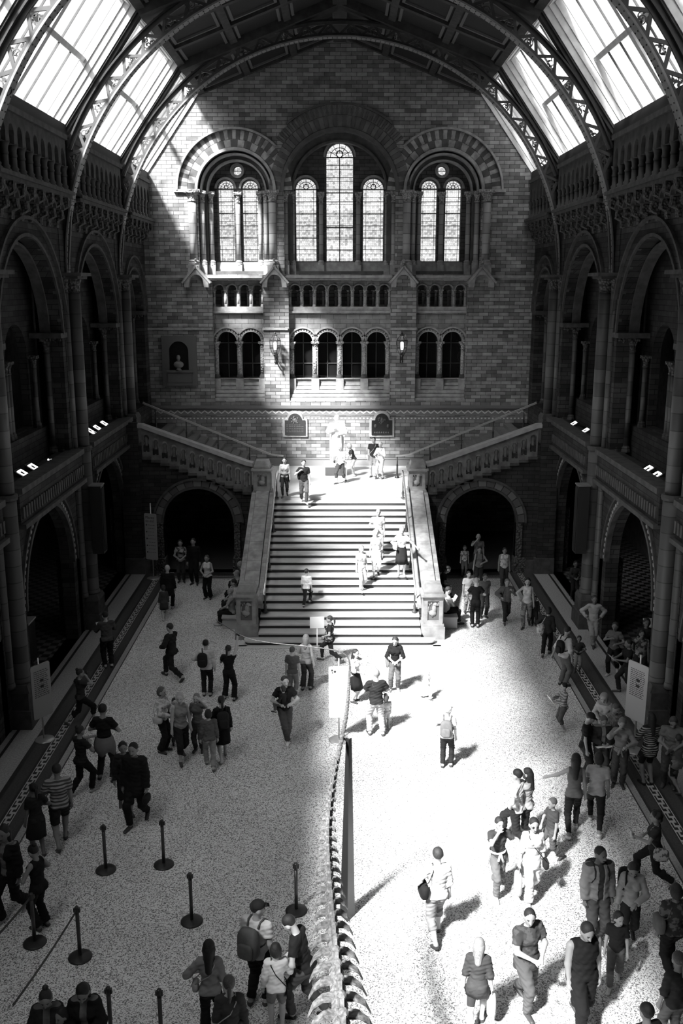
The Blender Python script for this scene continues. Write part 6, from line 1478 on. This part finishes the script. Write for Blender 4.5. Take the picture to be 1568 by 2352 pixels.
f = G(1408, 2262, 2098, 165, 'child in black t-shirt and jeans walking behind the heavy person in black', st='walk', ar='down', al='down', top=.012, bot=.08, hair='bob', hc=.012, shoe=.6, skin=.25, hy=30)
f = G(1535, 2240, 2015, 5, 'person in dark printed top with a grey satchel at the right edge', st='walk', ar='down', al='down', top=('print', .03, .1), bot=.01, hair='bob', hc=.02, fem=1, wd=1.15, skin=.15, H=1.7)
shoulderbag(f, 'grey satchel on the person at the right edge', -1, .12, r=(.045, .09, .09), zc=.6)
f = G(1560, -1, 2190, 10, 'dark-clothed person cut off by the right edge, lowest on that side', st='stand', top=.015, bot=.1, hair='pony', hc=.05, sleeve='elbow', fem=1, H=1.65, skin=.2)
f = G(1466, 2560, 2320, 20, 'dark-haired person of whom only head and shoulders show, bottom right edge', st='stand', top=.02, bot=.02, hair='short', hc=.01, H=1.75, skin=.2)
# right: upper floor
f = G(1358, 1486, 1368, 175, 'person in pale shirt and chinos, hands on hips, ankles crossed, by the right pier', st='crossed', ar='hip', al='hip', top=.34, bot=.26, hair='short', hc=.04, sleeve='long', skin=.14, hem=.53)
f = G(1317, 1375, 1290, 180, 'person in dark jacket in the far right aisle holding a white bag', st='stand', ar='front', al='front', top=.03, bot=.02, hair='short', hc=.02, skin=.12, sleeve='long')
f = G(1254, 1505, 1395, -20, 'person carrying a big pale patterned holdall near the right border', st='walk', ar='down', al='bag', top=.02, bot=.01, hair='bob', hc=.01, fem=1, skin=.2, sleeve='long')
shoulderbag(f, 'big pale patterned holdall near the right border', -1, ('print', .4, .18), r=(.08, .13, .1), zc=.56)
f = G(1293, 1575, 1440, -60, 'person in white shirt and jeans with a black pack, walking at the right border', st='stand', ar='down', al='back', top=.42, bot=.12, hair='short', hc=.01, sleeve='elbow', skin=.2, hp=20)
backpack(f, 'black pack on the person in white shirt at the right border', .012, .9)
f = G(1325, 1545, 1462, 170, 'child in dark top and pale shorts standing on the meander border, right', st='stand', ar='belly', al='belly', top=.03, bot=.25, leg='crop', hair='short', hc=.01, skin=.13)
f = G(1095, 1325, 1226, 178, 'person with hand to the ear in checked shirt, back row under the right arch', st='stand', ar='face', al='down', top=('print', .16, .1), bot=.03, hair='bald', skin=.28)
f = G(1065, 1323, 1254, 180, 'child in printed t-shirt with sunglasses on the head, under the right arch', st='stand', top=('print', .35, .12), bot=.06, hair='short', hc=.03, skin=0.2)
f = G(1098, 1350, 1256, 175, 'person in vest with backpack straps in front of the checked shirt, right arch', st='stand', ar='down', al='belly', top=.16, bot=.02, hair='short', hc=.03, sleeve='none', fem=1, skin=.28)
backpack(f, 'dark backpack with straps over the vest, under the right arch', .02, .9)
f = G(1155, 1350, 1258, 180, 'person in white printed tank top walking out of the right arch', st='walk', top=('print', .55, .3), bot=.05, hair='short', hc=.02, sleeve='none', skin=.22, wd=1.08)
f = G(1090, 1440, 1328, -5, 'person in black dress and trousers seen from behind, right of the stairs', st='stand', ar='belly', al='belly', top=.01, bot=.01, hair='crop', hc=.3, sleeve='short', fem=1, hem=.46, skin=.45)
f = G(1073, 1408, 1322, 190, 'child in white t-shirt left of the person in black dress', st='stand', top=.6, bot=('print', .3, .08), hair='short', hc=.03, skin=.35, H=1.5)
f = G(1110, 1418, 1318, 185, 'person in grey t-shirt right of the person in black dress', st='stand', ar='down', al='back', top=.12, bot=.05, hair='short', hc=.04, skin=.25)
f = G(1160, 1430, 1330, 185, 'person with pale scarf collar and dark jacket over one arm, right of stairs', st='walk', ar='bag', al='strap', top=.12, bot=.03, hair='short', hc=.12, skin=.28, sleeve='long', jacket=.1)
shoulderbag(f, 'black bag under the arm of the person with pale scarf collar', 1, .012, r=(.04, .06, .07), zc=.64)
f = G(1207, 1440, 1328, 165, 'person with long black hair, white top and ripped jeans near the right border', st='walk', ar='bag', al='down', top=.5, bot=('print', .22, .1), hair='vlong', hc=.01, fem=1, sleeve='none', skin=.3)
f = G(1226, 1438, 1370, 170, 'dark-clothed child beside the person in ripped jeans', st='stand', top=.015, bot=.02, hair='short', hc=.015, skin=.2, sleeve='long')
f = G(1405, 1548, 1430, 150, 'person in short pale sleeves and dark dungarees near the right aisle', st='walk', ar='chest', al='belly', top=.1, bot=.012, hair='pony', hc=.02, fem=1, skin=.14, shoe=.5)
f = G(1436, 1592, 1470, 95, 'person in black reading while walking out of the right aisle', st='walk', ar='read', al='read', top=.012, bot=.02, hair='pony', hc=.01, fem=1, skin=.14)
sheet(f, 'open pale booklet in the hands of the person walking out of the right aisle', v=.3)
f = G(1466, 1570, 1448, 165, 'person in pale patterned shirt in the right aisle, facing the camera', st='stand', ar='face', al='down', top=('print', .25, .05), bot=.03, hair='short', hc=.02, skin=.14)
f = G(1486, -1, 1420, 170, 'tall person in dark top deep in the right aisle', st='stand', top=.02, bot=.015, hair='bob', hc=.02, skin=.12, H=1.8)
# seated beside the stairs
for x, y, hd, a, l, top, bot, hc, nm in ((-3.55, 29.9, 80, 'front', 'lap', .3, .02, .3, 'person sitting nearest the left newel pillar, dark trousers and pale top'), (-3.55, 30.9, 95, 'lap', 'lap', .5, .015, .02, 'person with dark hair and white top seated second from the left newel pillar'),
      (-3.55, 31.9, 85, 'belly', 'lap', ('print', .3, .08), .02, .25, 'grey-haired person in patterned top seated third along the left bench'), (-3.55, 33.0, 90, 'lap', 'chest', .06, .02, .3, 'person in dark top at the far end of the left bench')):
    G(0, 0, 0, hd, nm, st='sit', ar=a, al=l, top=top, bot=bot, hair='short', hc=hc, H=1.68, loc=(x, y, 0), skin=.35, hp=15, shoe=.3)
f = G(0, 0, 0, -75, 'person in white t-shirt reading a booklet on the right bench', st='sit', ar='chest', al='chest', top=.55, bot=.015, hair='short', hc=.05, H=1.7, loc=(3.52, 30.0, 0), skin=.45, hp=20)
sheet(f, 'printed booklet of the seated person on the right bench', v=.45, tilt=60, w=.07, h=.06, name='booklet', cat='booklet')
G(0, 0, 0, -90, 'person in dark top leaning forward at the far end of the right bench', st='sit', ar='lap', al='lap', top=.02, bot=.02, hair='short', hc=.02, H=1.7, loc=(3.52, 32.6, 0), skin=.25, lean=25)
